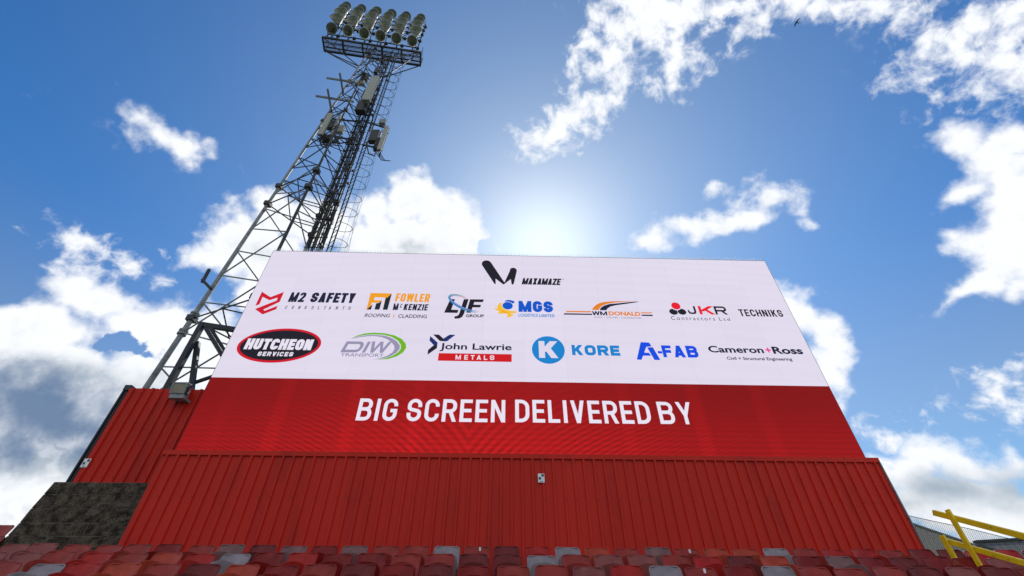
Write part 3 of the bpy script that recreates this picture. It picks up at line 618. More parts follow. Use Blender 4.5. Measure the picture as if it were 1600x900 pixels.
# row two
c = cv(360, 505, 5.3333); A = Art()
A.ell(c(408, 183), 346/5.333, 143/5.333, 'r', 2.5, 64); A.ell(c(408, 183), 322/5.333, 125/5.333, 'k', 2.5, 64)
A.word('HUTCHEON', c(108, 216), c(700, 140), c(405, 132), c(405, 222), 'w', t=.26, w=.62, gap=.07, slant=.02)
A.word('SERVICES', c(222, 272), c(530, 245), c(375, 240), c(375, 276), 'w', t=.25, w=.78, gap=.22, slant=.02)
A.done('sponsor_logo', 'black oval with red rim and white italic capitals')
A = Art()
def crescent(pts_out, pts_in, ink): A.poly([c(*p) for p in pts_out+pts_in[::-1]], ink)
crescent([(1010,125),(1060,102),(1120,86),(1200,79),(1290,85),(1370,103),(1430,133),(1462,172),(1465,205),(1440,243),(1390,275),(1320,298),(1225,306)], [(1010,125),(1070,108),(1130,98),(1200,94),(1280,98),(1345,115),(1395,145),(1420,180),(1420,215),(1395,245),(1350,272),(1290,292),(1225,306)], 'g')
crescent([(990,138),(1060,113),(1130,102),(1200,99),(1280,104),(1340,122),(1385,150),(1412,185),(1410,215),(1385,245),(1335,275),(1280,292),(1190,306)], [(990,138),(1070,118),(1140,110),(1200,108),(1260,116),(1310,135),(1345,162),(1366,190),(1368,215),(1350,245),(1310,270),(1260,288),(1190,306)], 'v')
A.word('DI', c(915, 245), c(1172, 155), c(1040, 153), c(1040, 245), 'v', t=.24, w=1.5, gap=.16, slant=.26); A.word('W', c(1132, 248), c(1348, 155), c(1240, 154), c(1240, 248), 'v', t=.24, w=1.5, slant=.24)
A.font('TRANSPORT', c(915, 276), c(1280, 260), c(1090, 252), c(1090, 280), 'v', .02)
A.done('sponsor_logo', 'grey italic letters inside a green and grey crescent')
c = cv(660, 505, 8.889); A = Art()
A.poly([c(*p) for p in [(148,157),(230,160),(292,215),(292,252),(240,246)]], 'k'); A.poly([c(*p) for p in [(378,160),(460,162),(340,254),(292,252),(292,215)]], 'nb')
A.poly([c(*p) for p in [(110,180),(212,272),(206,318),(168,320),(152,300),(98,242)]], 'nb'); A.poly([c(*p) for p in [(152,312),(206,310),(202,348),(70,440),(80,372)]], 'k')
A.font('John Lawrie', c(236, 392), c(1240, 400), c(740, 284), c(740, 400), 'n', .022)
A.poly([c(*p) for p in [(228,418),(1240,434),(1240,541),(214,523)]], 'dr')
for ch_, x_, w_ in zip('METALS', (458, 580, 668, 752, 852, 936), (74, 52, 56, 62, 50, 62)):
    yy = 443+(x_-458)*.018; A.word(ch_, c(x_, yy+63), c(x_+w_, yy+63), c(x_+w_/2, yy), c(x_+w_/2, yy+64), 'w', t=.2, w=.8)
A.done('sponsor_logo', 'navy and black folded arrow emblem with name over a red bar')
c = cv(820, 515, 5.714); A = Art()
A.ell(c(210, 180), 146/5.714, 122.5/5.714, 'lb', 0, 64); A.word('K', c(128, 250), c(300, 255), c(205, 104), c(205, 254), 'lav', t=.30, w=1.)
A.word('KORE', c(424, 226), c(855, 232), c(640, 141), c(640, 232), 'lb', t=.28, w=.94, gap=.15)
A.done('sponsor_logo', 'blue disc with white K beside blue capitals')
A = Art()
A.poly([c(*p) for p in [(1034,113),(1108,116),(1132,150),(1084,154),(1066,206),(1108,208),(1128,234),(1056,233),(1042,270),(1000,268)]], 'eb')
A.poly([c(*p) for p in [(1092,160),(1142,158),(1210,272),(1158,272)]], 'eb'); A.poly([c(*p) for p in [(1184,192),(1224,194),(1228,215),(1190,213)]], 'eb')
A.word('FAB', c(1240, 246), c(1558, 250), c(1400, 145), c(1400, 250), 'eb', t=.25, w=.86, gap=.14)
A.done('sponsor_logo', 'bright blue split letter A and heavy capitals')
c = cv(1030, 460, 6.667); A = Art()
A.font('Cameron', c(516, 590), c(1096, 610), c(805, 540), c(805, 610), 'n', .028); A.font('+', c(1114, 600), c(1170, 600), c(1140, 556), c(1140, 606), 'p', .04); A.font('Ross', c(1192, 615), c(1502, 615), c(1345, 548), c(1345, 623), 'n', .035)
A.font('Civil + Structural Engineering', c(708, 680), c(1388, 690), c(1045, 655), c(1045, 697), 'n', .022)
A.done('sponsor_logo', 'dark rounded name with a pink plus sign at the right end of the lower row')

# survey targets stuck on the red cladding
def target(px, py, Y, label):
    p = at(px, py, Y); t = thing('survey_target', (p.x, Y, p.z), label, 'sticker', 'survey targets stuck on the red cladding')
    w_, h_ = .062, .082; b = MB(); b.box((p.x-w_, Y-.040, p.z-h_), (p.x+w_, Y-.036, p.z+h_)); build('plate', b, K['white'], t)
    b = MB(); y = Y-.0415
    b.box((p.x+.006, y, p.z+.006+.02), (p.x+.05, y+.001, p.z+.05+.02)); b.box((p.x-.05, y, p.z-.05+.02), (p.x-.006, y+.001, p.z-.006+.02)); b.box((p.x-.03, y, p.z-.068), (p.x+.03, y+.001, p.z-.058)); build('checker_print', b, K['ink'], t)
target(845.5, 748, YC, 'black and white checked target sticker in the middle of the lower red wall')
target(136, 724.5, YS, 'black and white checked target sticker near the left edge of the raised side wall')

# small floodlight on the side wall
p = at(284, 609, 8.85); fl = thing('wall_floodlight', (p.x, YS, p.z-.2), 'small weathered grey floodlight on top edge of the red side wall', 'floodlight')
b = MB(); q0 = Vector((p.x-.15, 8.80, p.z-.055)); 
def tilt_box(mb, cx, cy, cz, w_, d_, h_, ang, mi=0):
    vs = []
    for z_ in (-h_/2, h_/2):
        for xx_, yy_ in ((-w_/2, -d_/2), (w_/2, -d_/2), (w_/2, d_/2), (-w_/2, d_/2)):
            vs.append((cx+xx_, cy+yy_*cos(ang)-z_*sin(ang), cz+yy_*sin(ang)+z_*cos(ang)))
    mb.add(vs, [(0,3,2,1),(4,5,6,7),(0,1,5,4),(1,2,6,5),(2,3,7,6),(3,0,4,7)], mi)
aa = R(12)
tilt_box(b, p.x, 8.82, p.z+.0, .32, .14, .24, aa); build('housing', b, K['dsteel'], fl, bevel=.012)
b = MB(); tilt_box(b, p.x, 8.745, p.z-.012, .25, .006, .17, aa); build('lamp_glass', b, K['tan'], fl)
b = MB()
for sx in (-1, 1): tilt_box(b, p.x+sx*.143, 8.742, p.z-.012, .03, .016, .24, aa)
for sz in (-1, 1): tilt_box(b, p.x, 8.742-sz*.02, p.z-.012+sz*.103, .316, .016, .03, aa)
build('front_frame', b, K['steel'], fl)
b = MB(); b.box((p.x-.13, 8.77, p.z-.23), (p.x+.16, 8.90, p.z-.135)); b.box((p.x+.10, 8.80, p.z-.22), (p.x+.17, YS, p.z-.16)); b.box((p.x-.10, 8.80, p.z-.20), (p.x-.03, YS, p.z-.15)); build('gear_box', b, K['steel'], fl, bevel=.008)
b = MB()
for sx in (-.172, .172): b.bar((p.x+sx, 8.84, p.z+.02), (p.x+sx, 8.88, p.z-.18), .012, .04)
build('bracket', b, K['steel'], fl)

# steel frame behind the screen
fr = thing('screen_support_frame', (-7.2, 10.2, 0), 'dark grey steel beam frame holding the screen, seen left of it below the tower', 'steel frame')
for pts, w_, h_ in (((at(313, 507, 10.2), at(470, 531, 10.2)), .10, .13), ((at(317, 505, 10.2), at(225, 672, 10.2)), .13, .13), ((at(309, 535, 10.35), at(292, 660, 10.35)), .11, .11), ((at(321, 512, 10.0), at(372, 596, 10.0)), .05, .10), ((at(328, 511, 10.12), at(380, 594, 10.12)), .04, .08), ((at(280, 606, 10.5), at(460, 545, 10.5)), .07, .07)):
    b = MB(); b.bar(pts[0], pts[1], w_, h_); build('beam', b, K['beam'], fr)

# ------------------------------------------------------------------ floodlight tower
legs = [((-10.396, .048), (11.819, .018)), ((-8.694, .019), (14.606, -.055)), ((-7.20, -.012), (13.211, -.019)), ((-7.15, -.040), (10.382, .054))]
def leg(k, z):                                    # z above eye level
    (a, b_), (c_, d_) = legs[k]; return Vector((a+b_*z, c_+d_*z, z+EYE))
ztop = 30.8
tw = thing('floodlight_tower', (-8.5, 12.5, 0), 'tall steel lattice floodlight tower with lamps and antennas behind the left end of the screen', 'floodlight tower')
for k in range(4):
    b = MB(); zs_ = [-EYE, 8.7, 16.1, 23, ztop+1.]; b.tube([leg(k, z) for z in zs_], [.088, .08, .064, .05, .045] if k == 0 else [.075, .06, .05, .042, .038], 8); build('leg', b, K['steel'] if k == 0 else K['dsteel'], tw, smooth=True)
nodes = [-1.2, 1.8, 4.6, 7.1, 9.6, 12.1, 14.6, 16.6, 18.4, 20.1, 21.8, 23.4, 25.0, 26.5, 28.0, 29.4, 30.6]
for k in range(4):
    j = (k+1) % 4
    for i in range(len(nodes)-1):
        zm = (nodes[i]+nodes[i+1])/2; up_ = (k % 2 == 0)
        A0, A1, Bm = leg(k, nodes[i]), leg(k, nodes[i+1]), leg(j, zm)
        if nodes[i] < 2: continue
        r_ = .026 if nodes[i] < 20 else .023
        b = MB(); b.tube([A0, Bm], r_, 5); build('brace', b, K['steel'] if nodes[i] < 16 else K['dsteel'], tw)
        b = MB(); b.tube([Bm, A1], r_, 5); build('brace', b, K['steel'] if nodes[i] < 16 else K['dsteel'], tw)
for z in (8.9, 14.9, 16.1, 21.8, 26.5, 30.6):
    mids = []
    for k in range(4):
        p0, p1 = leg(k, z), leg((k+1) % 4, z); b = MB(); b.tube([p0, p1], .027, 5); build('ring_strut', b, K['dsteel'], tw); mids.append((p0+p1)/2)
    if z < 17:
        for k in range(4): b = MB(); b.tube([mids[k], mids[(k+1) % 4]], .023, 5); build('diaphragm_strut', b, K['dsteel'], tw)
    for k in range(4):
        b = MB(); p0 = leg(k, z); s_ = .12 if z < 17 else .08; b.box(p0-Vector((s_, s_, .10)), p0+Vector((s_, s_, .10))); build('gusset', b, K['dsteel'], tw)
for z in (8.35, 9.05): 
    for k in (0,):
        b = MB(); p0 = leg(k, z); b.lathe([(0,-.09),(.135,-.09),(.135,-.03),(.11,-.02),(.11,.02),(.135,.03),(.135,.09),(0,.09)], p0, leg(k, z+1)-leg(k, z), 10); build('collar', b, K['steel'], tw)
# feeder cables climbing beside the right leg
for i in range(11):
    ox, oy = -.34+.115*(i % 6)+random.uniform(-.02, .02), -.25-.13*(i//6); r_ = random.choice((.018, .024, .034))
    zend = random.choice((23.5, 26., 28.5, 30.5)); pts = []
    z = -1.5
    while z < zend: pts.append(leg(2, z)+Vector((ox*(1-.25*z/30)+random.uniform(-.018, .018), oy+random.uniform(-.018, .018), 0))); z += 1.1
    b = MB(); b.tube(pts, r_, 5); build('feeder_cable', b, K['tan'] if i == 2 else K['black'], tw, label='tan cable among the black ones' if i == 2 else None)
b = MB()
for s_ in (-.38, .36): b.tube([leg(2, 2)+Vector((s_, -.42, 0)), leg(2, 30)+Vector((s_*.8, -.42, 0))], .022, 5)
z = 3.
while z < 30: b.bar(leg(2, z)+Vector((-.4, -.42, 0)), leg(2, z)+Vector((.38, -.42, 0)), .035, .03); z += .55
build('cable_ladder', b, K['dsteel'], tw)
b = MB()
for i in range(40):
    z = 9+i*.54; p0 = leg(2, z)+Vector((random.uniform(-.35, .4), random.uniform(-.45, -.1), 0)); b.box(p0-Vector((.05, .04, .05)), p0+Vector((.05, .04, .05)))
build('cable_clamps', b, K['dsteel'], tw, kind='stuff')
# caged ladder
def lad(z, t=0.): return leg(2, z)+Vector((.50-.003*z+t*.30, -.15-t*.26, 0))
for t in (-.5, .5): b = MB(); b.tube([lad(z, t) for z in (1, 15, 31.2)], .03, 5); build('ladder_rail', b, K['dsteel'], tw)
b = MB(); z = 3.
while z < 31: b.tube([lad(z, -.5), lad(z, .5)], .012, 4, cap=False); z += .3
build('ladder_rungs', b, K['dsteel'], tw, kind='stuff')
cag = Vector((.70, -.30, 0)).normalized(); tang = Vector((.30, -.26, 0)).normalized(); cag = Vector((.26, .30, 0)).normalized() if False else Vector((.75, .35, 0)).normalized()
z = 4.
while z < 31:
    c0 = lad(z)+cag*.1; pts = [c0+tang*(.31*cos(R(a)))*1.+cag*(.50*sin(R(a))) for a in range(-20, 201, 20)]
    b = MB(); b.tube(pts, .014, 4); build('cage_hoop', b, K['dsteel'], tw); z += .95
for a in (40, 90, 140):
    b = MB(); b.tube([lad(z)+cag*.1+tang*(.33*cos(R(a)))+cag*(.55*sin(R(a))) for z in (4, 15, 31)], .006, 4); build('cage_strap', b, K['dsteel'], tw)
# antennas and arms
def arm(p, q, Y, r_=.05, m_='dsteel', Y2=None, name='antenna_arm'):
    b = MB(); b.tube([at(*p, Y), at(*q, Y2 or Y)], r_, 6); return build(name, b, K[m_], tw)
arm((511, 122), (556, 129), 12.0, .07, 'steel'); arm((531, 115), (536, 144), 11.9, .06); arm((494, 150), (552, 159), 12.0, .07, 'steel'); arm((512, 140), (518, 174), 11.9, .06)
arm((327, 421), (316, 441), 11.5, .055); arm((316, 437), (330, 452), 11.4, .05)
arm((520, 186), (560, 190), 12.2); arm((524, 214), (556, 219), 12.2); arm((570, 190), (604, 200), 12.2); arm((566, 226), (594, 232), 12.2); arm((500, 212), (530, 224), 12.0)
for (px1, py1, px2, py2, Y, w_, d_) in ((586, 121, 573, 158, 11.6, .44, .2), (517, 178, 500, 211, 11.7, .27, .12), (604, 198, 593, 235, 12.2, .2, .14), (527, 180, 521, 212, 12.1, .12, .1)):
    a_, c_ = at(px1, py1, Y), at(px2, py2, Y); c_.x = c_.x; b = MB(); b.box((min(a_.x, c_.x)*.5+max(a_.x, c_.x)*.5-w_/2, Y-d_/2, c_.z), (min(a_.x, c_.x)*.5+max(a_.x, c_.x)*.5+w_/2, Y+d_/2, a_.z))
    build('panel_antenna', b, K['pale'], tw, bevel=.03)
    b = MB(); xm = (a_.x+c_.x)/2; b.tube([(xm+.02, Y+d_/2+.12, c_.z-.25), (xm+.02, Y+d_/2+.12, a_.z+.2)], .04, 6)
    for zz in (c_.z+.3, a_.z-.3): b.box((xm-.05, Y+d_/2, zz-.05), (xm+.08, Y+d_/2+.14, zz+.05))
    for t_ in (-.08, 0, .08): b.tube([(xm+t_, Y, c_.z+.01), (xm+t_, Y, c_.z-.2), (xm+t_+.2, Y+.3, c_.z-.35), (xm+t_+.4, Y+.5, c_.z-.1)], .02, 5)
    build('antenna_mount', b, K['black'], tw)
for (px, py, Y, sx, sy, sz, m_) in ((563, 130, 12.0, .26, .22, .18, 'pale'), (566, 168, 12.0, .26, .3, .5, 'dsteel'), (573, 150, 12.1, .2, .3, .5, 'dsteel'), (585, 214, 12.3, .2, .25, .5, 'dsteel'), (590, 226, 12.3, .12, .2, .5, 'dsteel'),
        (520, 196, 12.2, .22, .2, .35, 'dsteel'), (531, 203, 12.3, .2, .2, .3, 'pale'), (512, 217, 12.1, .2, .2, .25, 'dsteel'), (598, 191, 12.2, .16, .2, .2, 'steel'), (588, 112, 12.0, .1, .2, .25, 'dsteel'), (571, 121, 12.0, .16, .2, .4, 'dsteel'), (526, 218, 12.2, .12, .1, .3, 'dsteel')):
    p = at(px, py, Y); b = MB(); b.box((p.x-sx, p.y-sy/2, p.z-sz), (p.x+sx, p.y+sy/2, p.z+sz)); build('equipment_box', b, K[m_], tw, bevel=.02)
for (pts) in ([(498, 215), (502, 228), (512, 232), (520, 222)], [(508, 205), (506, 224), (516, 240)], [(520, 205), (530, 224), (545, 222)], [(590, 232), (585, 244), (576, 240), (572, 222)], [(596, 205), (588, 226), (580, 230)], [(560, 140), (553, 152), (566, 168)], [(575, 165), (583, 185), (578, 205)], [(540, 222), (552, 214), (562, 224)]):
    b = MB(); b.tube([at(a_, c_, 12.2) for a_, c_ in pts], .035, 5); build('jumper_cable', b, K['black'], tw)
# lamp platform
ZP = 31.+EYE
c0, c1, c2, c3 = [at_z(*a, ZP) for a in ((504, 58), (507, 79), (657, 102.5), (657, 82))]
U = (c3-c0).normalized(); Vn = Vector((-U.y, U.x, 0)); Lp = 6.15; Wp = .84; O = Vector((c0.x, c0.y, ZP))
def pl(u, v, h=0.): return O+U*u+Vn*v+Vector((0, 0, h))
for v in (0, Wp): b = MB(); b.bar(pl(-.03, v), pl(Lp+.03, v), .09, .16); build('platform_beam', b, K['dsteel'], tw)
for i in range(6): b = MB(); u = Lp*i/5; b.bar(pl(u, .04), pl(u, Wp-.04), .10, .12); build('platform_joist', b, K['dsteel'], tw)
for v in (.28, .56): b = MB(); b.bar(pl(0, v, -.02), pl(Lp, v, -.02), .05, .05); build('platform_runner', b, K['dsteel'], tw)
b = MB()
for i in range(112): u = .03+i*.055; b.bar(pl(u, .03, .085), pl(u, Wp-.03, .085), .014, .03)
for i in range(9): v = .08+i*.085; b.bar(pl(0, v, .1), pl(Lp, v, .1), .012, .012)
build('floor_grating', b, K['dsteel'], tw, kind='stuff')
for i in range(6):
    u = Lp*i/5
    b = MB(); b.tube([pl(u, Wp), pl(u, Wp, 1.1)], .025, 5); build('railing_post', b, K['dsteel'], tw)
for h in (.55, 1.1): b = MB(); b.tube([pl(0, 0, h) if False else pl(0, .1, h), pl(0, Wp, h), pl(Lp, Wp, h), pl(Lp, .1, h)], .022, 5); build('railing_rail', b, K['dsteel'], tw)
for a_, k, zz in ((pl(0, 0), 0, 28.6), (pl(0, Wp), 0, 28.6), (pl(Lp, 0), 2, 27.9), (pl(Lp, Wp), 2, 27.9), (pl(0, Wp), 1, 28.6), (pl(Lp, 0), 3, 28.2)):
    b = MB(); b.tube([a_, leg(k, zz)], .035, 5); build('platform_strut', b, K['dsteel'], tw)
# lamp rack on the side facing the pitch
Eo = Vector((-11.18, 11.34, 0)); Ue = (Vector((-6.146, 11.947, 0))-Eo).normalized(); Fw = Vector((Ue.y, -Ue.x, 0))
rowz = [35.55, 34.88, 34.1, 33.0, 31.8]
def rk(u, z, f=0.): return Eo+Ue*u+Fw*f+Vector((0, 0, z+EYE))
for i in range(6):
    u = i*1.02; b = MB(); b.bar(rk(u, 31.0, -.35), rk(u, 35.9, -.45), .07, .07); build('rack_upright', b, K['dsteel'], tw)
for z in rowz: b = MB(); b.bar(rk(-.3, z-.12, -.36), rk(5.4, z-.12, -.36), .06, .06); build('rack_rail', b, K['dsteel'], tw)
for u in (-.3, 5.4): b = MB(); b.bar(rk(u, 31.0, -.36), rk(u, 35.9, -.36), .06, .06); build('rack_upright', b, K['dsteel'], tw)
for u0, u1 in ((0, 2.04), (3.06, 5.1)): b = MB(); b.tube([rk(u0, 31.2, -.5), rk(u1, 35.4, -.5)], .03, 5); build('rack_brace', b, K['dsteel'], tw)
for u in (0, 2.04, 3.06, 5.1): b = MB(); b.tube([rk(u, 35.6, -.45), pl(u+.4, Wp, .6)], .03, 5); build('rack_brace', b, K['dsteel'], tw)
for ri, z in enumerate(rowz):
    dn = (40, 26, 4, 2, 60)[ri]
    for ci in range(6):
        u = ci*1.014+(.02 if ri else .07); el = R(-dn+random.uniform(-5, 5)); az = R(random.uniform(-9, 7)-6)
        fw = (Fw*cos(az)+Ue*sin(az))*cos(el)+Vector((0, 0, sin(el))); p0 = rk(u, z, -.05)
        sc_ = (.92, 1.04, 1.2, 1.22, .96)[ri]
        prof = [(.0, -.19), (.065, -.19), (.07, -.12), (.12, -.10), (.20, -.02), (.275, .09), (.33, .20), (.348, .275), (.352, .285)]
        prof_in = [(.335, .275), (.31, .19), (.25, .08), (.17, -.02), (.06, -.08), (0, -.08)]
        b = MB(); b.lathe([(r_*sc_, h*sc_) for r_, h in prof+prof_in], p0, fw, 18)
        lm = build('floodlight', b, K['refl'], tw, smooth=True)
        b = MB(); b.lathe([(.352*sc_, .27*sc_), (.372*sc_, .27*sc_), (.372*sc_, .305*sc_), (.335*sc_, .305*sc_), (.335*sc_, .27*sc_)], p0, fw, 18); build('rim', b, K['white'] if ri == 4 and ci else K['steel'], lm)
        b = MB(); b.lathe([(0, -.07), (.05, -.07), (.06, .06), (0, .10)], p0, fw, 8); build('bulb', b, K['rust'] if (ri, ci) in ((4, 0), (4, 1), (4, 3), (0, 2)) else K['pale'], lm)
        b = MB(); sdv = fw.cross(Vector((0, 0, 1))).normalized()
        b.tube([p0+sdv*.36*sc_, p0+sdv*.36*sc_-Vector((0, 0, .25))-Fw*.05, p0-sdv*.36*sc_-Vector((0, 0, .25))-Fw*.05, p0-sdv*.36*sc_], .02, 4); b.bar(p0-Vector((0, 0, .25))-Fw*.05, rk(u, z-.12, -.36), .05, .04); build('yoke', b, K['dsteel'], lm)
        b = MB(); q = rk(u+.32, z-.25, -.34); b.box(q-Vector((.09, .07, .1)), q+Vector((.09, .07, .1))); build('gear_box', b, K['dsteel'], lm)
# thin lightning cable
b = MB(); b.tube([at(575, 243, 12.1), at(545, 391, 12.1)], .007, 4); build('earth_wire', b, K['white'], tw)

# ------------------------------------------------------------------ seats
PAL = {'dark red': (.20, .007, .006), 'bright red': (.36, .011, .008), 'faded red': (.29, .028, .022), 'faded pinkish': (.26, .065, .060), 'maroon': (.16, .018, .018), 'orange red': (.40, .045, .022), 'pale grey': (.26, .215, .235), 'mauve grey': (.20, .095, .095)}
SM = {}
for nm, cl_ in PAL.items():
    f = tuple(min(1, v*1.2+.02) for v in cl_)
    SM[nm] = mat(nm.replace(' ', '_')+'_seat_plastic', cl_, .42 if 'red' in nm else .55, var=.22, scale=5, dirt=f, dscale=6, dth=(.50, .80), spec=.22)
def seat_back():
    VV = [0, .2, .4, .6, .75, .84, .88, .91, .94, .965, .985, 1.]; mb = MB(); nx, nz = 14, len(VV)-1; W_ = .204; Hh = .36; rc = .045
    def surf(i, j, off):
        u = -1+2*i/nx; v = VV[j]
        z = .44+Hh*v; wv = W_-.010*v
        dz = z-(.80-rc)
        if dz > 0: wv -= rc*(1-math.sqrt(max(0, 1-(dz/rc)**2)))
        x = wv*u; lean = .02+.16*v**1.2
        cur = -.04*abs(u)**3       # sides wrap forward
        z += .006*(1-u*u)*v
        return (x, lean+cur+off+.012*sin(pi*v), z)
    k = (nx+1)*(nz+1)
    vs = [surf(i, j, 0) for j in range(nz+1) for i in range(nx+1)]+[surf(i, j, .012) for j in range(nz+1) for i in range(nx+1)]
    fs = []
    for j in range(nz):
        for i in range(nx):
            q = j*(nx+1)+i; fs.append((q, q+1, q+nx+2, q+nx+1)); fs.append((k+q, k+q+nx+1, k+q+nx+2, k+q+1))
    for i in range(nx): q = nz*(nx+1)+i; fs.append((q, q+1, k+q+1, k+q)); fs.append((i+1, i, k+i, k+i+1))
    for j in range(nz):
        q = j*(nx+1); fs.append((q+nx+1, q, k+q, k+q+nx+1)[::-1]); q2 = q+nx; fs.append((q2, q2+nx+1, k+q2+nx+1, k+q2)[::-1])
    mb.add(vs, fs)
    # rolled rim
    rim = [surf(0, j, 0) for j in range(0, nz+1)]+[surf(i, nz, 0) for i in range(1, nx+1)]+[surf(nx, j, 0) for j in range(nz-1, -1, -1)]
    mb.tube([(x, y+.006, z) for x, y, z in rim], .0095, 6); return mb
def seat_pan():      # tipped-up seat standing in front of the backrest
    VV = [0, .2, .4, .6, .72, .8, .86, .91, .95, .98, 1.]; mb = MB(); nx, nz = 14, len(VV)-1; W_ = .190
    def surf(i, j, off):
        u = -1+2*i/nx; v = VV[j]; z = .32+.335*v; wv = W_-.02*(1-v)
        dz = z-(.655-.085)
        if dz > 0: wv -= .080*(1-math.sqrt(max(0, 1-(dz/.085)**2)))
        z -= .012*abs(u)**2*v
        return (wv*u, -.035-.14*v-.030*(1-abs(u)**3)*(.5+.5*sin(pi*min(1, v)))+off, z)
    k = (nx+1)*(nz+1)
    vs = [surf(i, j, 0) for j in range(nz+1) for i in range(nx+1)]+[surf(i, j, .034) for j in range(nz+1) for i in range(nx+1)]
    fs = []
    for j in range(nz):
        for i in range(nx):
            q = j*(nx+1)+i; fs.append((q, q+1, q+nx+2, q+nx+1)); fs.append((k+q, k+q+nx+1, k+q+nx+2, k+q+1))
    for i in range(nx): q = nz*(nx+1)+i; fs.append((q, q+1, k+q+1, k+q)); fs.append((i+1, i, k+i, k+i+1))
    for j in range(nz):
        q = j*(nx+1); fs.append((q, q+nx+1, k+q+nx+1, k+q)); q2 = q+nx; fs.append((q2, q2+nx+1, k+q2+nx+1, k+q2)[::-1])
    mb.add(vs, fs); return mb
def seat_bracket():
    mb = MB(); mb.box((-.2, -.01, .36), (.2, .03, .40)); mb.box((-.17, .0, .0), (-.135, .03, .40)); mb.box((.135, .0, .0), (.17, .03, .40)); mb.box((-.19, -.05, .0), (-.11, .08, .012)); mb.box((.11, -.05, .0), (.19, .08, .012)); return mb
protos = {}
def proto(nm):
    if nm in protos: return protos[nm]
    r = []
    for part, mbf, mt in (('backrest', seat_back, SM[nm]), ('seat_pan', seat_pan, SM[nm]), ('bracket', seat_bracket, K['dsteel'])):
        mb = mbf(); me = bpy.data.meshes.new(part); me.from_pydata([tuple(v) for v in mb.v], [], mb.f); me.materials.append(mt)
        if part != 'bracket': me.polygons.foreach_set('use_smooth', [True]*len(me.polygons))
        me.update(); r.append((part, me))
    protos[nm] = r; return r
ORD = 'first second third fourth fifth sixth seventh eighth ninth tenth eleventh twelfth thirteenth fourteenth fifteenth sixteenth seventeenth eighteenth nineteenth twentieth'.split()
def ordw(n):
    if n <= 20: return ORD[n-1]
    tens = {2: 'twenty', 3: 'thirty', 4: 'forty'}[n//10]
    return ({2: 'twentieth', 3: 'thirtieth', 4: 'fortieth'}[n//10]) if n % 10 == 0 else tens+'-'+ORD[n % 10-1]
overrides = [{698: 'pale grey', 889: 'pale grey', 1212: 'pale grey', 362: 'mauve grey', 415: 'maroon', 461: 'mauve grey', 557: 'mauve grey', 745: 'faded red', 936: 'orange red', 1026: 'mauve grey', 1120: 'orange red', 1165: 'orange red', 1070: 'faded red', 1253: 'faded red', 1390: 'faded red', 180: 'faded red', 35: 'faded pinkish', 85: 'faded pinkish', 320: 'faded red'},
             {361: 'pale grey', 846: 'pale grey', 1316: 'mauve grey', 1004: 'faded pinkish', 951: 'faded pinkish', 1214: 'orange red', 1105: 'bright red', 60: 'faded pinkish', 207: 'faded red', 255: 'orange red', 308: 'bright red', 1580: 'faded pinkish'},
             {62: 'pale grey', 1037: 'pale grey', 1217: 'pale grey', 190: 'orange red', 372: 'orange red', 922: 'faded pinkish', 682: 'maroon', 560: 'maroon', 1330: 'faded red', 1455: 'maroon', 1500: 'faded pinkish'}]
rown = ['back row', 'middle row', 'front row']
anchor = [698.75, 689., 682.5]; topy = [855, 866, 884]
for ri, (Y, zt_) in enumerate(ROWS):
    x_a = at(anchor[ri], topy[ri], Y).x; ks = []
    for k in range(-40, 40):
        x = x_a+k*.4785
        P_ = Vector((x, Y, zt_-EYE)); w_ = P_.dot(CF); px = 800+FOC*P_.dot(CR)/w_
        if -20 < px < 1622: ks.append((px, x))
    ov = overrides[ri]; assign = {}
    for key, nm in ov.items():
        j = min(range(len(ks)), key=lambda q: abs(ks[q][0]-key)); assign[j] = nm
    for i, (px, x) in enumerate(ks):
        nm = assign.get(i) or random.choice(['dark red', 'dark red', 'bright red', 'faded red', 'maroon', 'dark red', 'faded red'])
        if px < 260 and i not in assign: nm = random.choice(['faded pinkish', 'faded red', 'bright red', 'maroon'])
        t = thing('stadium_seat', (x, Y-.15+random.uniform(-.006, .006), zt_-.80), '%s plastic seat, %s from left in the %s' % (nm, ordw(i+1), rown[ri]), 'seat', 'plastic seats in rows below the wall')
        t.rotation_euler = (R(random.uniform(-2.2, 2.2)), R(random.uniform(-.8, .8)), R(random.uniform(-2.5, 2.5)))
        for part, me in proto(nm):
            o = bpy.data.objects.new(part, me); COL.objects.link(o); o.parent = t
            if part == 'seat_pan': o.rotation_euler = (R(random.uniform(-3, 2)), 0, 0)
        if (ri, i) in [(0, j) for j in range(len(ks)) if abs(ks[j][0]-745) < 24 or abs(ks[j][0]-1070) < 24] or (ri == 2 and abs(px-1098) < 30):
            b = MB(); b.box((.03, .093, .735), (.058, .098, .785)); o = build('number_plate', b, K['white'], None); o.parent = t
for k, (px, py, Y) in enumerate(((8, 821, 9.77), (-8, 838, 8.99))):
    p = at(px, py, Y); t = thing('stadium_seat', (p.x, Y-.15, p.z-.80), ('dark red plastic seat highest of all, at the left edge beside the block wall', 'dark red plastic seat half cut by the left edge, just below the highest one')[k], 'seat', 'plastic seats left of the block wall')
    for part, me in proto('dark red' if k else 'faded red'): o = bpy.data.objects.new(part, me); COL.objects.link(o); o.parent = t

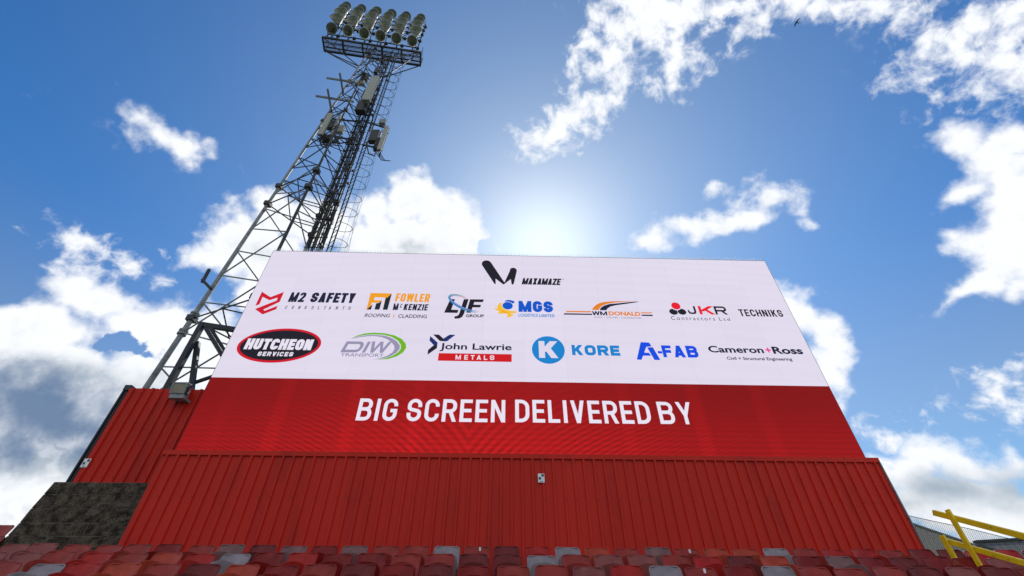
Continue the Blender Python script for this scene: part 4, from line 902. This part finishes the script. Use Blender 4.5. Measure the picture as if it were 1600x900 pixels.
# ------------------------------------------------------------------ yellow handrail, net, houses on the right
XR = 7.0
def rx(px, py): 
    p = at_x(px, py, XR); return p
hr = thing('handrail', (XR, 7.4, 2.4), 'yellow box-section steel handrail sloping down at the right edge above the seats', 'handrail')
p1, p2 = rx(1459, 801), rx(1600, 838); d_ = p2-p1; b = MB(); b.bar(p1, p1+d_*1.6, .05, .082); build('top_rail', b, K['yellow'], hr, bevel=.006)
p3, p4 = rx(1474, 844), rx(1600, 880); d_ = p4-p3; b = MB(); b.bar(p3+Vector((.01, 0, 0)), p3+d_*1.6+Vector((.01, 0, 0)), .05, .075); build('mid_rail', b, K['yellow'], hr, bevel=.006)
q1 = rx(1488, 803); b = MB(); b.box((XR-.058, q1.y-.04, 1.9), (XR-.026, q1.y+.04, q1.z+.06)); build('post', b, K['yellow'], hr, bevel=.005)
q2 = rx(1478, 841); b = MB(); b.box((XR-.058, q2.y-.045, 2.2), (XR-.026, q2.y+.045, q2.z+.04)); build('post', b, K['yellow'], hr, bevel=.005)

# safety net behind the handrail
nt_ = thing('safety_net', (10, 10.4, 2), 'fine dark netting strung behind the yellow handrail at the right of the wall', 'net')
def npt(u, v):         # u along, v down
    a_ = Vector((X1+.15, 10.0, 2.92+EYE)); e_ = at(1680, 862, 9.6); p = a_.lerp(e_, u); sag = -.06*sin(pi*u); return Vector((p.x, p.y+.05*sin(9*u+5*v), p.z+sag*(1-v)-v*1.5))
NU, NV = 120, 42; b = MB()
for i in range(-NV, NU):
    for sgn in (0, 1):
        seg = []
        for j in range(NV+1):
            u = (i+j)/NU if sgn == 0 else (i+NV-j)/NU
            if 0 <= u <= 1: seg.append(npt(u, j/NV))
        if len(seg) > 1: b.tube(seg, .0022, 3, cap=False)
build('mesh', b, K['net'], nt_, kind='stuff')
b = MB(); b.tube([npt(i/12, 0) for i in range(13)], .006, 5); build('top_rope', b, K['net'], nt_)

h1 = thing('rendered_house', (14, 19, 0), 'grey roughcast gable end of a building just past the right end of the red wall', 'house')
Yg = 16.; a_, c_ = at(1400, 811, Yg), at(1473, 836, Yg); sl_ = (c_.z-a_.z)/(c_.x-a_.x)
xl, xr_ = 11.2, at(1516, 850, Yg).x; za = a_.z+sl_*(xl-a_.x); zr_ = a_.z+sl_*(xr_-a_.x)
b = MB(); vs = [(xl-3, Yg, 0), (xr_, Yg, 0), (xr_, Yg, zr_), (xl, Yg, za), (xl-3, Yg, za-1.1)]; vs += [(x, y+6, z) for x, y, z in vs]
b.add(vs, [(0,1,2,3,4), (9,8,7,6,5), (1,6,7,2), (0,4,9,5)]); build('wall', b, K['render'], h1)
b = MB(); b.bar((xl-.0, Yg+3, za+.03), (xr_+.10, Yg+3, zr_+.03-.10*abs(sl_)), 6.06, .055, up=(0, 0, 1)); b.bar((xl-.0, Yg+3, za+.03), (xl-3.2, Yg+3, za-1.1), 6.06, .055); build('roof', b, K['slate'], h1)
h2 = thing('slate_roofed_house', (24, 24, 0), 'building with dark slate roof seen through the net behind the yellow rail', 'house')
a_, c_ = at(1524, 848, 22.), at(1600, 840, 22.)
rl, rr_ = Vector((a_.x, 22., a_.z)), Vector((c_.x+7, 22., c_.z+.3)); dn = Vector((.6, -3.4, -1.9))
me = bpy.data.meshes.new('roof'); vs = [rl, rr_, rr_+dn, rl+dn, rl+Vector((.6, 3.4, -1.9)), rr_+Vector((.6, 3.4, -1.9))]; vs2 = [v-Vector((0, 0, .12)) for v in vs]
me.from_pydata([tuple(v-Vector((24, 24, 0))) for v in vs+vs2], [], [(3,2,1,0), (0,1,5,4), (0,4,10,6), (3,0,6,9), (2,3,9,8), (1,2,8,7), (5,1,7,11)]); me.materials.append(K['slate'])
uv = me.uv_layers.new(name='UV')
for poly in me.polygons:
    for li in poly.loop_indices:
        co = me.vertices[me.loops[li].vertex_index].co; uv.data[li].uv = (co.x, co.z*2.)
o = bpy.data.objects.new('roof', me); COL.objects.link(o); o.parent = h2
b = MB(); b.box((a_.x+.9, 18.9, 0), (c_.x+6.6, 25, a_.z-1.85)); build('wall', b, K['render'], h2)
b = MB(); b.bar(rl+Vector((0, 0, .03)), rr_+Vector((0, 0, .03)), .22, .1); build('ridge_tile_row', b, K['dsteel'], h2)

# gliding bird high at the right
bd = ray(1245, 35); bp = bd*44+Vector((0, 0, EYE))
b = MB(); f_ = Vector((-.8, -.2, .1)).normalized(); sd_ = Vector((.3, -.9, .25)).normalized(); up_ = f_.cross(sd_)
def bl(x, y, z=0): return bp+f_*x+sd_*y+up_*z
b.lathe([(0, -.16), (.028, -.12), (.05, -.03), (.052, .05), (.034, .12), (.03, .15), (.014, .18), (.003, .205)], bp, f_, 8, 0)
for s_ in (-1, 1):
    vs = []; prof = [(0.03, .075, -.06), (.12, .085, -.04), (.22, .07, -.05), (.32, .0, -.09), (.40, -.09, -.13)]
    for y, le, te in prof: vs += [bl(le, s_*y, .05*sin(y*7)+.008), bl(te, s_*y, .05*sin(y*7)+.004), bl(te, s_*y, .05*sin(y*7)-.002), bl(le, s_*y, .05*sin(y*7)-.004)]
    fs = []
    for i in range(len(prof)-1):
        for k in range(4): fs.append((i*4+k, i*4+(k+1) % 4, i*4+4+(k+1) % 4, i*4+4+k))
    fs.append((16, 17, 18, 19)); b.add(vs, fs, 0)
b.add([bl(-.12, -.02), bl(-.12, .02), bl(-.24, .06), bl(-.24, -.06), bl(-.12, 0, .012)], [(0,1,2,3), (0,3,4), (1,4,2), (3,2,4)], 0)
build('bird', b, [K['bird']], label='small dark bird gliding in the blue sky at upper right', cat='bird')
print('objects', len(bpy.data.objects), 'tris', sum(len(o.data.polygons)*2 for o in bpy.data.objects if o.type == 'MESH'))
